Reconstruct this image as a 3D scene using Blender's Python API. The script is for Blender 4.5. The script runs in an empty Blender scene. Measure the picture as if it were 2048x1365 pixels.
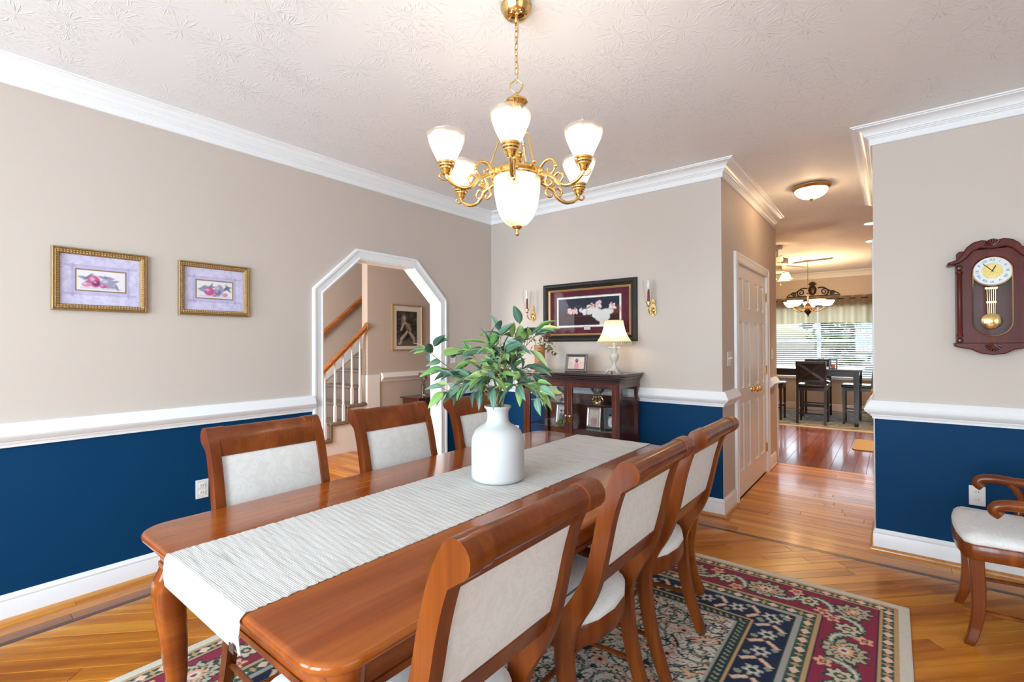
# Dining room with navy wainscot, cherry table and brass chandelier; hallway, kitchen and foyer beyond.
EXPO, SKY = .22, .35
P_FRONT, P_SIDE, P_KIT, P_FOY = 126, 24, 50, 100
P_CHAND, P_BOWL, P_LAMP, P_HALL, P_KCH, P_FAN, P_CAN = 14, 13, 5, 100, 15, 32, 120
import bpy, bmesh, math, random
import numpy as np
from mathutils import Vector, Matrix

# ------------------------------------------------------------------ camera, world, lights, exposure
scene = bpy.context.scene
C = scene.collection
FPX, YAW, PIT, ROL = 959.4, -.6705, .0068, -.0045
CAM = Vector((3.391, -3.920, 1.34))
cd = bpy.data.cameras.new('camera'); cam = bpy.data.objects.new('camera', cd); C.objects.link(cam)
cd.sensor_width = 36; cd.lens = FPX / 2048 * 36; cd.clip_start = .02; cd.clip_end = 200
r_ = Vector((math.cos(YAW), -math.sin(YAW), 0)); f_ = Vector((math.sin(YAW), math.cos(YAW), 0)); u_ = Vector((0, 0, 1))
FW = f_ * math.cos(PIT) + u_ * math.sin(PIT); UU = -f_ * math.sin(PIT) + u_ * math.cos(PIT)
RR = r_ * math.cos(ROL) + UU * math.sin(ROL); UP = -r_ * math.sin(ROL) + UU * math.cos(ROL)
M = Matrix.Identity(4)
for i in range(3):
    M[i][0] = RR[i]; M[i][1] = UP[i]; M[i][2] = -FW[i]; M[i][3] = CAM[i]
cam.matrix_world = M
scene.camera = cam

def ray(x, y):
    return FW + RR * ((x - 1024) / FPX) - UP * ((y - 682.5) / FPX)
def at_depth(x, y, d):
    return CAM + ray(x, y) * d

vs = scene.view_settings
vs.view_transform = 'Standard'; vs.look = 'None'; vs.gamma = 1; vs.exposure = EXPO; vs.use_curve_mapping = False
scene.cycles.use_denoising = True
scene.cycles.max_bounces = 8; scene.cycles.diffuse_bounces = 5; scene.cycles.glossy_bounces = 4
scene.cycles.transmission_bounces = 8; scene.cycles.transparent_max_bounces = 12; scene.cycles.adaptive_threshold = .02
scene.cycles.sample_clamp_indirect = 6; scene.cycles.caustics_reflective = False; scene.cycles.caustics_refractive = False

w = bpy.data.worlds.new('sky'); scene.world = w; w.use_nodes = True
wn = w.node_tree.nodes; wl = w.node_tree.links
sky = wn.new('ShaderNodeTexSky'); sky.sky_type = 'NISHITA'; sky.sun_disc = False
sky.sun_elevation = math.radians(48); sky.sun_rotation = math.radians(200); sky.air_density = 1.2; sky.dust_density = 2.5
wl.new(sky.outputs[0], wn['Background'].inputs[0]); wn['Background'].inputs[1].default_value = SKY

def area(name, loc, rot, sx, sy, power, col=(1, 1, 1)):
    l = bpy.data.lights.new(name, 'AREA'); l.shape = 'RECTANGLE'; l.size = sx; l.size_y = sy; l.energy = power; l.color = col
    o = bpy.data.objects.new(name, l); C.objects.link(o); o.location = loc; o.rotation_euler = rot
    return o
# daylight falling in through the windows behind and beside the camera, and through the kitchen window
DAY = (.70, .86, 1.0)
for wx, wp in ((1.1, 1.2), (2.8, 1.6), (4.5, .4)):
    area('daylight_front', (wx, -6.53, 1.4), (math.radians(90), 0, 0), 1.4, 2.0, P_FRONT * wp, DAY)
area('daylight_side', (5.83, -3.6, 1.4), (math.radians(90), 0, math.radians(90)), 2.2, 2.0, P_SIDE, DAY)
area('daylight_kitchen', (2.22, 7.75, 1.4), (math.radians(-90), 0, 0), 1.9, 1.5, P_KIT, DAY)
area('daylight_foyer', (-.95, -3.6, 1.6), (math.radians(90), 0, 0), 1.2, 1.8, P_FOY, (.96, .95, .93))

random.seed(7)
R = math.radians

# ------------------------------------------------------------------ materials
MATS = {}
def newmat(name):
    m = bpy.data.materials.new(name); m.use_nodes = True; MATS[name] = m
    return m, m.node_tree.nodes, m.node_tree.links, m.node_tree.nodes['Principled BSDF']
def setp(b, **k):
    for a, v in k.items():
        b.inputs[a.replace('_', ' ')].default_value = v
def col4(c): return (*c, 1)
def nd(ns, t, **k):
    n = ns.new('ShaderNode' + t)
    for a, v in k.items(): setattr(n, a, v)
    return n
def mth(ns, ls, op, a, b=None):
    n = ns.new('ShaderNodeMath'); n.operation = op
    for i, v in enumerate((a, b)):
        if v is None: continue
        if isinstance(v, (int, float)): n.inputs[i].default_value = v
        else: ls.new(v, n.inputs[i])
    return n.outputs[0]
def ramp(ns, stops):
    n = ns.new('ShaderNodeValToRGB'); e = n.color_ramp.elements
    while len(e) > 1: e.remove(e[-1])
    e[0].position = stops[0][0]; e[0].color = col4(stops[0][1])
    for p, c in stops[1:]:
        q = e.new(p); q.color = col4(c)
    return n
def plain(name, c, rough=.5, metal=0, bump=0, bscale=60, **k):
    m, ns, ls, b = newmat(name)
    setp(b, Base_Color=col4(c), Roughness=rough, Metallic=metal, **k)
    if bump:
        tc = nd(ns, 'TexCoord'); nz = nd(ns, 'TexNoise'); nz.inputs['Scale'].default_value = bscale; nz.inputs['Detail'].default_value = 4
        ls.new(tc.outputs['Object'], nz.inputs['Vector'])
        bp = nd(ns, 'Bump'); bp.inputs['Strength'].default_value = bump; bp.inputs['Distance'].default_value = .004
        ls.new(nz.outputs[0], bp.inputs['Height']); ls.new(bp.outputs[0], b.inputs['Normal'])
    return m
def wood(name, dark, mid, light, axis='X', scale=1.0, rough=.28, coat=.4, rnd=0.0, croug=.12, spec=.4):
    m, ns, ls, b = newmat(name)
    tc = nd(ns, 'TexCoord'); mp = nd(ns, 'Mapping')
    s = {'X': (.55, 9, 9), 'Y': (9, .55, 9), 'Z': (9, 9, .55)}[axis]
    mp.inputs['Scale'].default_value = [a * scale for a in s]
    ls.new(tc.outputs['Object'], mp.inputs['Vector'])
    src = mp.outputs[0]
    if rnd:
        oi = nd(ns, 'ObjectInfo'); sc = nd(ns, 'VectorMath', operation='SCALE')
        cx = nd(ns, 'CombineXYZ'); ls.new(oi.outputs['Random'], cx.inputs[0]); ls.new(oi.outputs['Random'], cx.inputs[1])
        ls.new(cx.outputs[0], sc.inputs[0]); sc.inputs['Scale'].default_value = 37
        ad = nd(ns, 'VectorMath', operation='ADD'); ls.new(src, ad.inputs[0]); ls.new(sc.outputs[0], ad.inputs[1]); src = ad.outputs[0]
    n1 = nd(ns, 'TexNoise'); n1.inputs['Scale'].default_value = 1.6; n1.inputs['Detail'].default_value = 6; n1.inputs['Distortion'].default_value = .6
    n2 = nd(ns, 'TexNoise'); n2.inputs['Scale'].default_value = 14; n2.inputs['Detail'].default_value = 3
    ls.new(src, n1.inputs['Vector']); ls.new(src, n2.inputs['Vector'])
    v = mth(ns, ls, 'ADD', mth(ns, ls, 'MULTIPLY', n1.outputs[0], .8), mth(ns, ls, 'MULTIPLY', n2.outputs[0], .2))
    if rnd:
        v = mth(ns, ls, 'ADD', v, mth(ns, ls, 'MULTIPLY', mth(ns, ls, 'SUBTRACT', oi.outputs['Random'], .5), rnd))
    rp = ramp(ns, [(.3, dark), (.5, mid), (.7, light)])
    ls.new(v, rp.inputs[0]); ls.new(rp.outputs[0], b.inputs['Base Color'])
    setp(b, Roughness=rough, Coat_Weight=coat, Coat_Roughness=croug, Specular_IOR_Level=spec)
    bp = nd(ns, 'Bump'); bp.inputs['Strength'].default_value = .06; bp.inputs['Distance'].default_value = .002
    ls.new(n2.outputs[0], bp.inputs['Height']); ls.new(bp.outputs[0], b.inputs['Normal'])
    return m
def colattr(name, rough=.6, bump=0, **k):
    m, ns, ls, b = newmat(name)
    a = nd(ns, 'Attribute'); a.attribute_name = 'Col'; ls.new(a.outputs['Color'], b.inputs['Base Color']); setp(b, Roughness=rough, **k)
    if bump:
        tc = nd(ns, 'TexCoord'); nz = nd(ns, 'TexNoise'); nz.inputs['Scale'].default_value = 320; ls.new(tc.outputs['Object'], nz.inputs['Vector'])
        bp = nd(ns, 'Bump'); bp.inputs['Strength'].default_value = bump; bp.inputs['Distance'].default_value = .004
        ls.new(nz.outputs[0], bp.inputs['Height']); ls.new(bp.outputs[0], b.inputs['Normal'])
    return m
def glass_thin(name, tint=(1, 1, 1), refl=.12, rough=.02, edge=.25):
    m, ns, ls, b = newmat(name); ns.remove(b)
    tr = nd(ns, 'BsdfTransparent'); tr.inputs[0].default_value = col4(tint)
    gl = nd(ns, 'BsdfGlossy'); gl.inputs['Roughness'].default_value = rough
    fr = nd(ns, 'LayerWeight'); fr.inputs['Blend'].default_value = .25
    mx = nd(ns, 'MixShader'); ls.new(mth(ns, ls, 'ADD', mth(ns, ls, 'MULTIPLY', fr.outputs['Fresnel'], edge), refl * .4), mx.inputs[0])
    ls.new(tr.outputs[0], mx.inputs[1]); ls.new(gl.outputs[0], mx.inputs[2]); ls.new(mx.outputs[0], ns['Material Output'].inputs[0])
    return m
def shade_glass(name, c=(1, .96, .9), tr=.25, tl=.7, rough=.2, pat=0, fade=None):
    """frosted lamp glass: lets the bulb's light through, scattered"""
    m, ns, ls, b = newmat(name); ns.remove(b)
    t1 = nd(ns, 'BsdfTransparent'); t1.inputs[0].default_value = col4(c)
    t2 = nd(ns, 'BsdfTranslucent'); t2.inputs[0].default_value = col4(c)
    gl = nd(ns, 'BsdfGlossy'); gl.inputs['Roughness'].default_value = rough
    a = nd(ns, 'MixShader'); a.inputs[0].default_value = tl; ls.new(t1.outputs[0], a.inputs[1]); ls.new(t2.outputs[0], a.inputs[2])
    if pat:
        tc = nd(ns, 'TexCoord'); nz = nd(ns, 'TexNoise'); nz.inputs['Scale'].default_value = pat; nz.inputs['Detail'].default_value = 3
        ls.new(tc.outputs['Object'], nz.inputs['Vector'])
        rp = ramp(ns, [(.42, (.55, .55, .55)), (.58, (1, 1, 1))]); ls.new(nz.outputs[0], rp.inputs[0]); ls.new(rp.outputs[0], a.inputs[0])
        if fade:
            # etched body, clearer pressed-lace rim
            sz = nd(ns, 'SeparateXYZ'); ls.new(tc.outputs['Object'], sz.inputs[0]); fr = nd(ns, 'MapRange'); fr.inputs[1].default_value = fade[0]; fr.inputs[2].default_value = fade[1]; fr.inputs[3].default_value = 1; fr.inputs[4].default_value = .03; ls.new(sz.outputs[2], fr.inputs[0])
            ls.new(mth(ns, ls, 'MULTIPLY', rp.outputs[0], fr.outputs[0]), a.inputs[0])
    x = nd(ns, 'MixShader'); x.inputs[0].default_value = .08; ls.new(a.outputs[0], x.inputs[1]); ls.new(gl.outputs[0], x.inputs[2])
    ls.new(x.outputs[0], ns['Material Output'].inputs[0])
    return m
def emit(name, c, s):
    m, ns, ls, b = newmat(name); setp(b, Base_Color=(1, 1, 1, 1), Emission_Color=col4(c), Emission_Strength=s); m.cycles.emission_sampling = 'NONE'; return m

def lin(h):
    h = h.lstrip('#'); o = []
    for i in (0, 2, 4):
        v = int(h[i:i + 2], 16) / 255; o.append(v / 12.92 if v <= .04045 else ((v + .055) / 1.055) ** 2.4)
    return tuple(o)

plain('tan', (.60, .525, .465), .6, bump=.05, bscale=220, Specular_IOR_Level=.2)
plain('blue', (.0012, .040, .115), .55, bump=.05, bscale=220, Specular_IOR_Level=.12)
plain('white', (.87, .88, .89), .35)
plain('door_white', (.86, .85, .84), .3)
plain('plate', (.78, .78, .76), .35)
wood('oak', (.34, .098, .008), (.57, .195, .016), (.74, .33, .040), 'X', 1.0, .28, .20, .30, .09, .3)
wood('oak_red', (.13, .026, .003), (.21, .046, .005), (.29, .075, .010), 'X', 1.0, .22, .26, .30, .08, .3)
wood('inlay', (.05, .018, .012), (.075, .03, .02), (.11, .045, .03), 'X', 1.0, .3, .1, .1, .15, .25)
wood('band', (.20, .065, .02), (.30, .10, .03), (.38, .15, .05), 'X', 1.0, .3, .16, .2, .12, .35)
wood('shoe', (.36, .14, .03), (.52, .22, .055), (.62, .30, .09), 'Y', 1.0, .3, .4)
wood('table_wood', (.175, .034, .004), (.265, .058, .006), (.385, .105, .013), 'Y', .55, .18, .38, 0, .06, .2)
wood('chair_wood', (.095, .018, .003), (.160, .034, .005), (.25, .062, .009), 'Z', .8, .28, .22, 0, .12, .22)
wood('cherry', (.045, .009, .005), (.075, .015, .008), (.13, .028, .013), 'X', .8, .25, .5)
wood('cherry_v', (.045, .009, .005), (.085, .017, .008), (.14, .030, .013), 'Z', .8, .25, .5)
wood('cherry_top', (.012, .005, .004), (.022, .008, .006), (.034, .013, .009), 'X', .8, .2, .6)
wood('clock_wood', (.060, .008, .006), (.095, .013, .009), (.14, .024, .015), 'Z', .8, .35, .06, 0, .2, .2)
wood('espresso', (.008, .005, .004), (.014, .008, .006), (.024, .013, .010), 'Z', .8, .3, .4)
wood('honey', (.28, .085, .018), (.42, .14, .03), (.52, .20, .05), 'Y', .8, .28, .5)
plain('brass', (.86, .60, .24), .13, 1)
plain('brass_old', (.45, .29, .11), .28, 1, bump=.3, bscale=90)
plain('brass_soft', (.80, .58, .26), .3, 1)
plain('bronze', (.055, .035, .022), .4, .6)
plain('iron', (.02, .016, .013), .5, .4, bump=.2)
plain('gilt', (.40, .26, .11), .42, .7, bump=.9, bscale=240)
plain('gilt_flat', (.70, .46, .20), .35, .7)
plain('frame_black', (.016, .013, .011), .45, 0, bump=.9, bscale=170)
plain('silver', (.62, .60, .56), .3, .8)
plain('pewter', (.22, .21, .20), .35, .8)
plain('vase_white', (.575, .56, .55), .55, bump=.12, bscale=45)
plain('black', (.008, .008, .008), .4)
plain('glass_solid_grey', (.35, .38, .40), .1)
plain('candle_red', (.17, .025, .015), .45)
plain('ivory', (.70, .64, .54), .4, bump=.25, bscale=60)
plain('leather', (.012, .014, .014), .22)
plain('terracotta', (.52, .20, .06), .5, bump=.3, bscale=70)
plain('carpet', (.22, .16, .11), .95, bump=1, bscale=260)
plain('carpet_grey', (.27, .24, .22), .95, bump=1, bscale=260)
plain('mat_tan', (.42, .29, .15), .8, bump=.4, bscale=200)
plain('slat', (.86, .87, .88), .4)
plain('fan_white', (.66, .62, .55), .4)
plain('twig', (.24, .19, .085), .7, bump=.3)
plain('stem_green', (.10, .13, .035), .7)
plain('moss', (.10, .16, .02), .9, bump=1, bscale=140)
plain('flower_pink', (.55, .22, .20), .7)
plain('flower_wine', (.16, .02, .035), .7)
plain('flower_cream', (.70, .60, .42), .7)
plain('ruby', (.12, .01, .008), .12)
plain('box_grey', (.12, .13, .14), .35)
plain('lawn', (.10, .16, .05), .95)
plain('soil', (.06, .04, .03), .9)
plain('subfloor', (.12, .05, .02), .6)
plain('label_paper', (.75, .74, .70), .6)
plain('tag_brown', (.05, .03, .02), .7)
colattr('print', .6, 0, Specular_IOR_Level=.15)
colattr('rug', .95, .8)
colattr('rug_soft', .95, .8)
glass_thin('pane', (.97, .98, .98), .06)
glass_thin('clear_glass', (.985, .99, .99), .008, .02, .04)
glass_thin('hurricane_glass', (.99, .995, .995), .02, .02, .35)
glass_thin('crystal', (.93, .95, .96), .35, .05, .6)
shade_glass('lamp_glass', (1, .97, .93), .25, .6, .15, 28, (-.665, -.600))
shade_glass('alabaster', (1, .94, .84), .1, .92, .2, 16)
shade_glass('warm_glass', (1, .86, .66), .1, .92, .2)
shade_glass('lamp_cloth', (.92, .85, .74), .05, .97, .6)
shade_glass('curtain', (.52, .40, .245), .12, .97, .9)
plain('bulb_glint_white', (.85, .85, .84), .08)  # unlit clear sconce bulb: its bright reflections are put into an opaque white
emit('bulb', (1, .90, .74), 60)
emit('bulb_warm', (1, .74, .42), 40)
emit('can_light', (1, .80, .52), 25)

# ceiling: hand-stomped texture, star-shaped brush strokes in low relief
m, ns, ls, b = newmat('ceiling_paint'); setp(b, Base_Color=(.86, .86, .865, 1), Roughness=.7)
tc = nd(ns, 'TexCoord'); hs = None
for sc_, off in ((4.6, 0.0), (4.1, 5.3)):
    mp = nd(ns, 'Mapping'); mp.inputs['Location'].default_value = (off, off * 1.7, 0); ls.new(tc.outputs['Object'], mp.inputs['Vector'])
    sx = nd(ns, 'SeparateXYZ'); ls.new(mp.outputs[0], sx.inputs[0]); c2 = nd(ns, 'CombineXYZ'); ls.new(sx.outputs[0], c2.inputs[0]); ls.new(sx.outputs[1], c2.inputs[1])
    vo = nd(ns, 'TexVoronoi'); vo.inputs['Scale'].default_value = sc_; ls.new(c2.outputs[0], vo.inputs['Vector'])
    vs_ = nd(ns, 'VectorMath', operation='SUBTRACT'); ls.new(c2.outputs[0], vs_.inputs[0]); ls.new(vo.outputs['Position'], vs_.inputs[1])
    s2 = nd(ns, 'SeparateXYZ'); ls.new(vs_.outputs[0], s2.inputs[0])
    ang = mth(ns, ls, 'ARCTAN2', s2.outputs[1], s2.outputs[0])
    cc = nd(ns, 'CombineXYZ'); ls.new(mth(ns, ls, 'MULTIPLY', ang, 9.0), cc.inputs[0]); ls.new(mth(ns, ls, 'MULTIPLY', vo.outputs['Distance'], 5.0), cc.inputs[1])
    sv = nd(ns, 'SeparateColor'); ls.new(vo.outputs['Color'], sv.inputs[0]); ls.new(mth(ns, ls, 'MULTIPLY', sv.outputs[0], 40.), cc.inputs[2])
    nz = nd(ns, 'TexNoise'); nz.inputs['Scale'].default_value = 1.0; nz.inputs['Detail'].default_value = 1; ls.new(cc.outputs[0], nz.inputs['Vector'])
    st = nd(ns, 'MapRange'); st.inputs[1].default_value = .56; st.inputs[2].default_value = .70; ls.new(nz.outputs[0], st.inputs[0])
    fade = nd(ns, 'MapRange'); fade.inputs[1].default_value = .62; fade.inputs[2].default_value = .25; ls.new(vo.outputs['Distance'], fade.inputs[0])
    h = mth(ns, ls, 'MULTIPLY', st.outputs[0], fade.outputs[0])
    hs = h if hs is None else mth(ns, ls, 'MAXIMUM', hs, h)
bp = nd(ns, 'Bump'); bp.inputs['Strength'].default_value = .5; bp.inputs['Distance'].default_value = .006
ls.new(hs, bp.inputs['Height']); ls.new(bp.outputs[0], b.inputs['Normal'])

# cream damask upholstery
m, ns, ls, b = newmat('damask')
tc = nd(ns, 'TexCoord'); nz = nd(ns, 'TexNoise'); nz.inputs['Scale'].default_value = 13; nz.inputs['Detail'].default_value = 2; nz.inputs['Distortion'].default_value = 2.6
ls.new(tc.outputs['Object'], nz.inputs['Vector'])
rp = ramp(ns, [(.44, (.70, .685, .645)), (.51, (.745, .73, .695)), (.59, (.745, .73, .695)), (.64, (.70, .685, .645))]); ls.new(nz.outputs[0], rp.inputs[0])
ls.new(rp.outputs[0], b.inputs['Base Color']); setp(b, Roughness=.6, Sheen_Weight=.2)
n2 = nd(ns, 'TexNoise'); n2.inputs['Scale'].default_value = 420; ls.new(tc.outputs['Object'], n2.inputs['Vector'])
bp = nd(ns, 'Bump'); bp.inputs['Strength'].default_value = .15; bp.inputs['Distance'].default_value = .002
ls.new(n2.outputs[0], bp.inputs['Height']); ls.new(bp.outputs[0], b.inputs['Normal'])

# ribbed woven runner, streaked across its width
m, ns, ls, b = newmat('runner')
tc = nd(ns, 'TexCoord'); mp = nd(ns, 'Mapping'); mp.inputs['Scale'].default_value = (6, 190, 60); ls.new(tc.outputs['Object'], mp.inputs['Vector'])
nz = nd(ns, 'TexNoise'); nz.inputs['Scale'].default_value = 1.0; nz.inputs['Detail'].default_value = 4; ls.new(mp.outputs[0], nz.inputs['Vector'])
rp = ramp(ns, [(.28, (.40, .375, .34)), (.42, (.575, .555, .525)), (.55, (.645, .63, .605)), (.72, (.70, .69, .675))]); ls.new(nz.outputs[0], rp.inputs[0])
ls.new(rp.outputs[0], b.inputs['Base Color']); setp(b, Roughness=.9)
wv = nd(ns, 'TexWave', wave_type='BANDS', bands_direction='Y'); wv.inputs['Scale'].default_value = 62; wv.inputs['Distortion'].default_value = 2.5; wv.inputs['Detail Scale'].default_value = 4
ls.new(tc.outputs['Object'], wv.inputs['Vector'])
bp = nd(ns, 'Bump'); bp.inputs['Strength'].default_value = .22; bp.inputs['Distance'].default_value = .0025
ls.new(mth(ns, ls, 'ADD', wv.outputs[0], nz.outputs[0]), bp.inputs['Height']); ls.new(bp.outputs[0], b.inputs['Normal'])

def leafmat(name, stops):
    m, ns, ls, b = newmat(name)
    oi = nd(ns, 'ObjectInfo'); rp = ramp(ns, stops); ls.new(oi.outputs['Random'], rp.inputs[0])
    tc = nd(ns, 'TexCoord'); sx = nd(ns, 'SeparateXYZ'); ls.new(tc.outputs['Object'], sx.inputs[0])
    v = mth(ns, ls, 'ABSOLUTE', sx.outputs[0]); mr = nd(ns, 'MapRange'); mr.inputs[1].default_value = 0; mr.inputs[2].default_value = .0035; mr.inputs[3].default_value = .45; mr.inputs[4].default_value = 0
    ls.new(v, mr.inputs[0]); mx = nd(ns, 'MixRGB'); mx.inputs[2].default_value = (.30, .42, .20, 1); ls.new(mr.outputs[0], mx.inputs[0]); ls.new(rp.outputs[0], mx.inputs[1])
    ls.new(mx.outputs[0], b.inputs['Base Color']); setp(b, Roughness=.42)
    try: b.inputs['Subsurface Weight'].default_value = 0
    except Exception: pass
leafmat('leaf', [(0, (.045, .11, .080)), (.25, (.075, .17, .115)), (.45, (.14, .27, .19)), (.62, (.14, .31, .065)), (.80, (.23, .39, .10)), (.95, (.38, .50, .22)), (1, (.46, .50, .08))])
leafmat('leaf_dark', [(0, (.03, .055, .015)), (.5, (.06, .10, .03)), (1, (.10, .15, .05))])
leafmat('leaf_tree', [(0, (.07, .13, .03)), (1, (.16, .26, .07))])

# ------------------------------------------------------------------ mesh helpers
def tag(o, label, cat, group=None, kind=None):
    o['label'] = label; o['category'] = cat
    if group: o['group'] = group
    if kind: o['kind'] = kind
    return o
def struct(o, label=None):
    o['kind'] = 'structure'
    if label: o['label'] = label
    return o
def thing(name, loc, label, cat, rz=0, group=None):
    o = bpy.data.objects.new(name, None); C.objects.link(o); o.empty_display_size = .05
    o.location = loc; o.rotation_euler = (0, 0, rz)
    return tag(o, label, cat, group)
def copy_tree(o, parent=None):
    c = o.copy(); C.objects.link(c)
    if parent is not None: c.parent = parent
    for ch in o.children: copy_tree(ch, c)
    return c

class MB:
    def __init__(s): s.v = []; s.f = []; s.m = []
    def add(s, vs, fs, mi=0):
        o = len(s.v); s.v += [tuple(v) for v in vs]; s.f += [tuple(i + o for i in f) for f in fs]; s.m += [mi] * len(fs); return s
    def box(s, a, b, mi=0, faces=None):
        (x0, y0, z0), (x1, y1, z1) = a, b
        vs = [(x, y, z) for z in (z0, z1) for y in (y0, y1) for x in (x0, x1)]
        fs = {'-z': (0, 2, 3, 1), '+z': (4, 5, 7, 6), '-y': (0, 1, 5, 4), '+y': (2, 6, 7, 3), '-x': (0, 4, 6, 2), '+x': (1, 3, 7, 5)}
        o = len(s.v); s.v += vs
        for k, f in fs.items():
            s.f.append(tuple(i + o for i in f)); s.m.append((faces or {}).get(k, mi))
        return s
    def prism(s, poly, axis, d0, d1, mi=0):
        mp = {'x': lambda u, v, d: (d, u, v), 'y': lambda u, v, d: (u, d, v), 'z': lambda u, v, d: (u, v, d)}[axis]
        n = len(poly)
        return s.add([mp(u, v, d0) for u, v in poly] + [mp(u, v, d1) for u, v in poly],
                     [tuple(range(n))[::-1], tuple(range(n, 2 * n))] + [(i, (i + 1) % n, (i + 1) % n + n, i + n) for i in range(n)], mi)
    def rings(s, rings, mi=0, caps=True, closed=False):
        n = len(rings[0]); k = len(rings); o = [v for r in rings for v in r]; fs = []
        for j in range(k if closed else k - 1):
            a, b = j * n, ((j + 1) % k) * n
            fs += [(a + i, a + (i + 1) % n, b + (i + 1) % n, b + i) for i in range(n)]
        if caps and not closed: fs += [tuple(range(n))[::-1], tuple(range((k - 1) * n, k * n))]
        return s.add(o, fs, mi)
    def tube(s, pts, r, n=8, mi=0, closed=False, flat=1.0):
        P = [Vector(p) for p in pts]; k = len(P); rs = r if isinstance(r, (list, tuple)) else [r] * k
        T = []
        for i in range(k):
            a = P[i - 1] if (i or closed) else P[i]; b = P[(i + 1) % k] if (i < k - 1 or closed) else P[i]
            t = (b - a); T.append(t.normalized() if t.length > 1e-9 else Vector((0, 0, 1)))
        u = Vector((0, 0, 1)) if abs(T[0].z) < .9 else Vector((1, 0, 0))
        u = (u - T[0] * u.dot(T[0])).normalized(); rg = []
        for i in range(k):
            u = (u - T[i] * u.dot(T[i])).normalized(); w_ = T[i].cross(u)
            rg.append([P[i] + (u * math.cos(a) * flat + w_ * math.sin(a)) * rs[i] for a in (2 * math.pi * j / n for j in range(n))])
        return s.rings(rg, mi, True, closed)
    def lathe(s, prof, n=24, c=(0, 0, 0), mi=0, caps=True, wob=None):
        rg = []
        for r, z in prof:
            rg.append([(c[0] + r * math.cos(a) * (1 + (wob(a, z) if wob else 0)), c[1] + r * math.sin(a) * (1 + (wob(a, z) if wob else 0)), c[2] + z) for a in (2 * math.pi * j / n for j in range(n))])
        return s.rings(rg, mi, caps)
    def sph(s, c, r, n=10, k=6, mi=0, sc=(1, 1, 1)):
        rg = []
        for j in range(k + 1):
            t = math.pi * (j / k) ; rr = max(math.sin(t), .03)
            rg.append([(c[0] + sc[0] * r * rr * math.cos(2 * math.pi * i / n), c[1] + sc[1] * r * rr * math.sin(2 * math.pi * i / n), c[2] - sc[2] * r * math.cos(t)) for i in range(n)])
        return s.rings(rg, mi)
    def sweep(s, prof, path, mp=lambda a, b, h: (a, b, h), closed=False, mi=0):
        """profile (offset to the right of the path, height) along a 2-D path with mitred corners"""
        k = len(path); rg = []
        for i in range(k):
            p = Vector(path[i])
            a = Vector(path[i - 1]) if (i or closed) else None; b = Vector(path[(i + 1) % k]) if (i < k - 1 or closed) else None
            d1 = (p - a).normalized() if a is not None else (b - p).normalized(); d2 = (b - p).normalized() if b is not None else d1
            n1 = Vector((d1.y, -d1.x)); n2 = Vector((d2.y, -d2.x)); n_ = (n1 + n2)
            n_ = n_ / max(n_.dot(n1), .2) if n_.length > 1e-6 else n1
            rg.append([mp(p.x + n_.x * o, p.y + n_.y * o, h) for o, h in prof])
        return s.rings(rg, mi, not closed, closed)
    def build(s, name, mats, parent=None, smooth=None, bevel=None, loc=None, rot=None, seg=2):
        me = bpy.data.meshes.new(name); me.from_pydata(s.v, [], s.f)
        mats = mats if isinstance(mats, (list, tuple)) else [mats]
        for m_ in mats: me.materials.append(MATS[m_])
        me.polygons.foreach_set('material_index', s.m)
        bm = bmesh.new(); bm.from_mesh(me); bmesh.ops.recalc_face_normals(bm, faces=bm.faces); bm.to_mesh(me); bm.free()
        if smooth:
            me.polygons.foreach_set('use_smooth', [True] * len(me.polygons)); me.set_sharp_from_angle(angle=R(smooth))
        o = bpy.data.objects.new(name, me); C.objects.link(o)
        if bevel:
            b_ = o.modifiers.new('edge', 'BEVEL'); b_.width = bevel; b_.segments = seg; b_.limit_method = 'ANGLE'; b_.angle_limit = R(30)
            me.polygons.foreach_set('use_smooth', [True] * len(me.polygons)); me.set_sharp_from_angle(angle=R(40))
        if parent is not None: o.parent = parent
        if loc is not None: o.location = loc
        if rot is not None: o.rotation_euler = rot
        return o
def box(name, a, b, mat, parent=None, bevel=None):
    return MB().box(a, b).build(name, mat, parent, bevel=bevel)
def dup(o, parent=None, loc=None, rot=None, scale=None):
    c = o.copy(); C.objects.link(c)
    if parent is not None: c.parent = parent
    if loc is not None: c.location = loc
    if rot is not None: c.rotation_euler = rot
    if scale is not None: c.scale = scale
    return c
def catmull(pts, k=6, closed=False):
    P = [Vector(p) for p in pts]; n = len(P); out = []
    rng = range(n if closed else n - 1)
    for i in rng:
        p0 = P[i - 1] if (i or closed) else P[0]; p1 = P[i]; p2 = P[(i + 1) % n]; p3 = P[(i + 2) % n] if (i + 2 < n or closed) else P[-1]
        for j in range(k):
            t = j / k
            out.append(.5 * ((2 * p1) + (p2 - p0) * t + (2 * p0 - 5 * p1 + 4 * p2 - p3) * t * t + (3 * p1 - p0 - 3 * p2 + p3) * t ** 3))
    if not closed: out.append(P[-1])
    return out
def arc(cx, cy, r, a0, a1, n=8):
    return [(cx + r * math.cos(R(a0 + (a1 - a0) * i / n)), cy + r * math.sin(R(a0 + (a1 - a0) * i / n))) for i in range(n + 1)]
def rrect(x0, y0, x1, y1, r, n=6):
    return arc(x1 - r, y0 + r, r, -90, 0, n) + arc(x1 - r, y1 - r, r, 0, 90, n) + arc(x0 + r, y1 - r, r, 90, 180, n) + arc(x0 + r, y0 + r, r, 180, 270, n)
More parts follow.
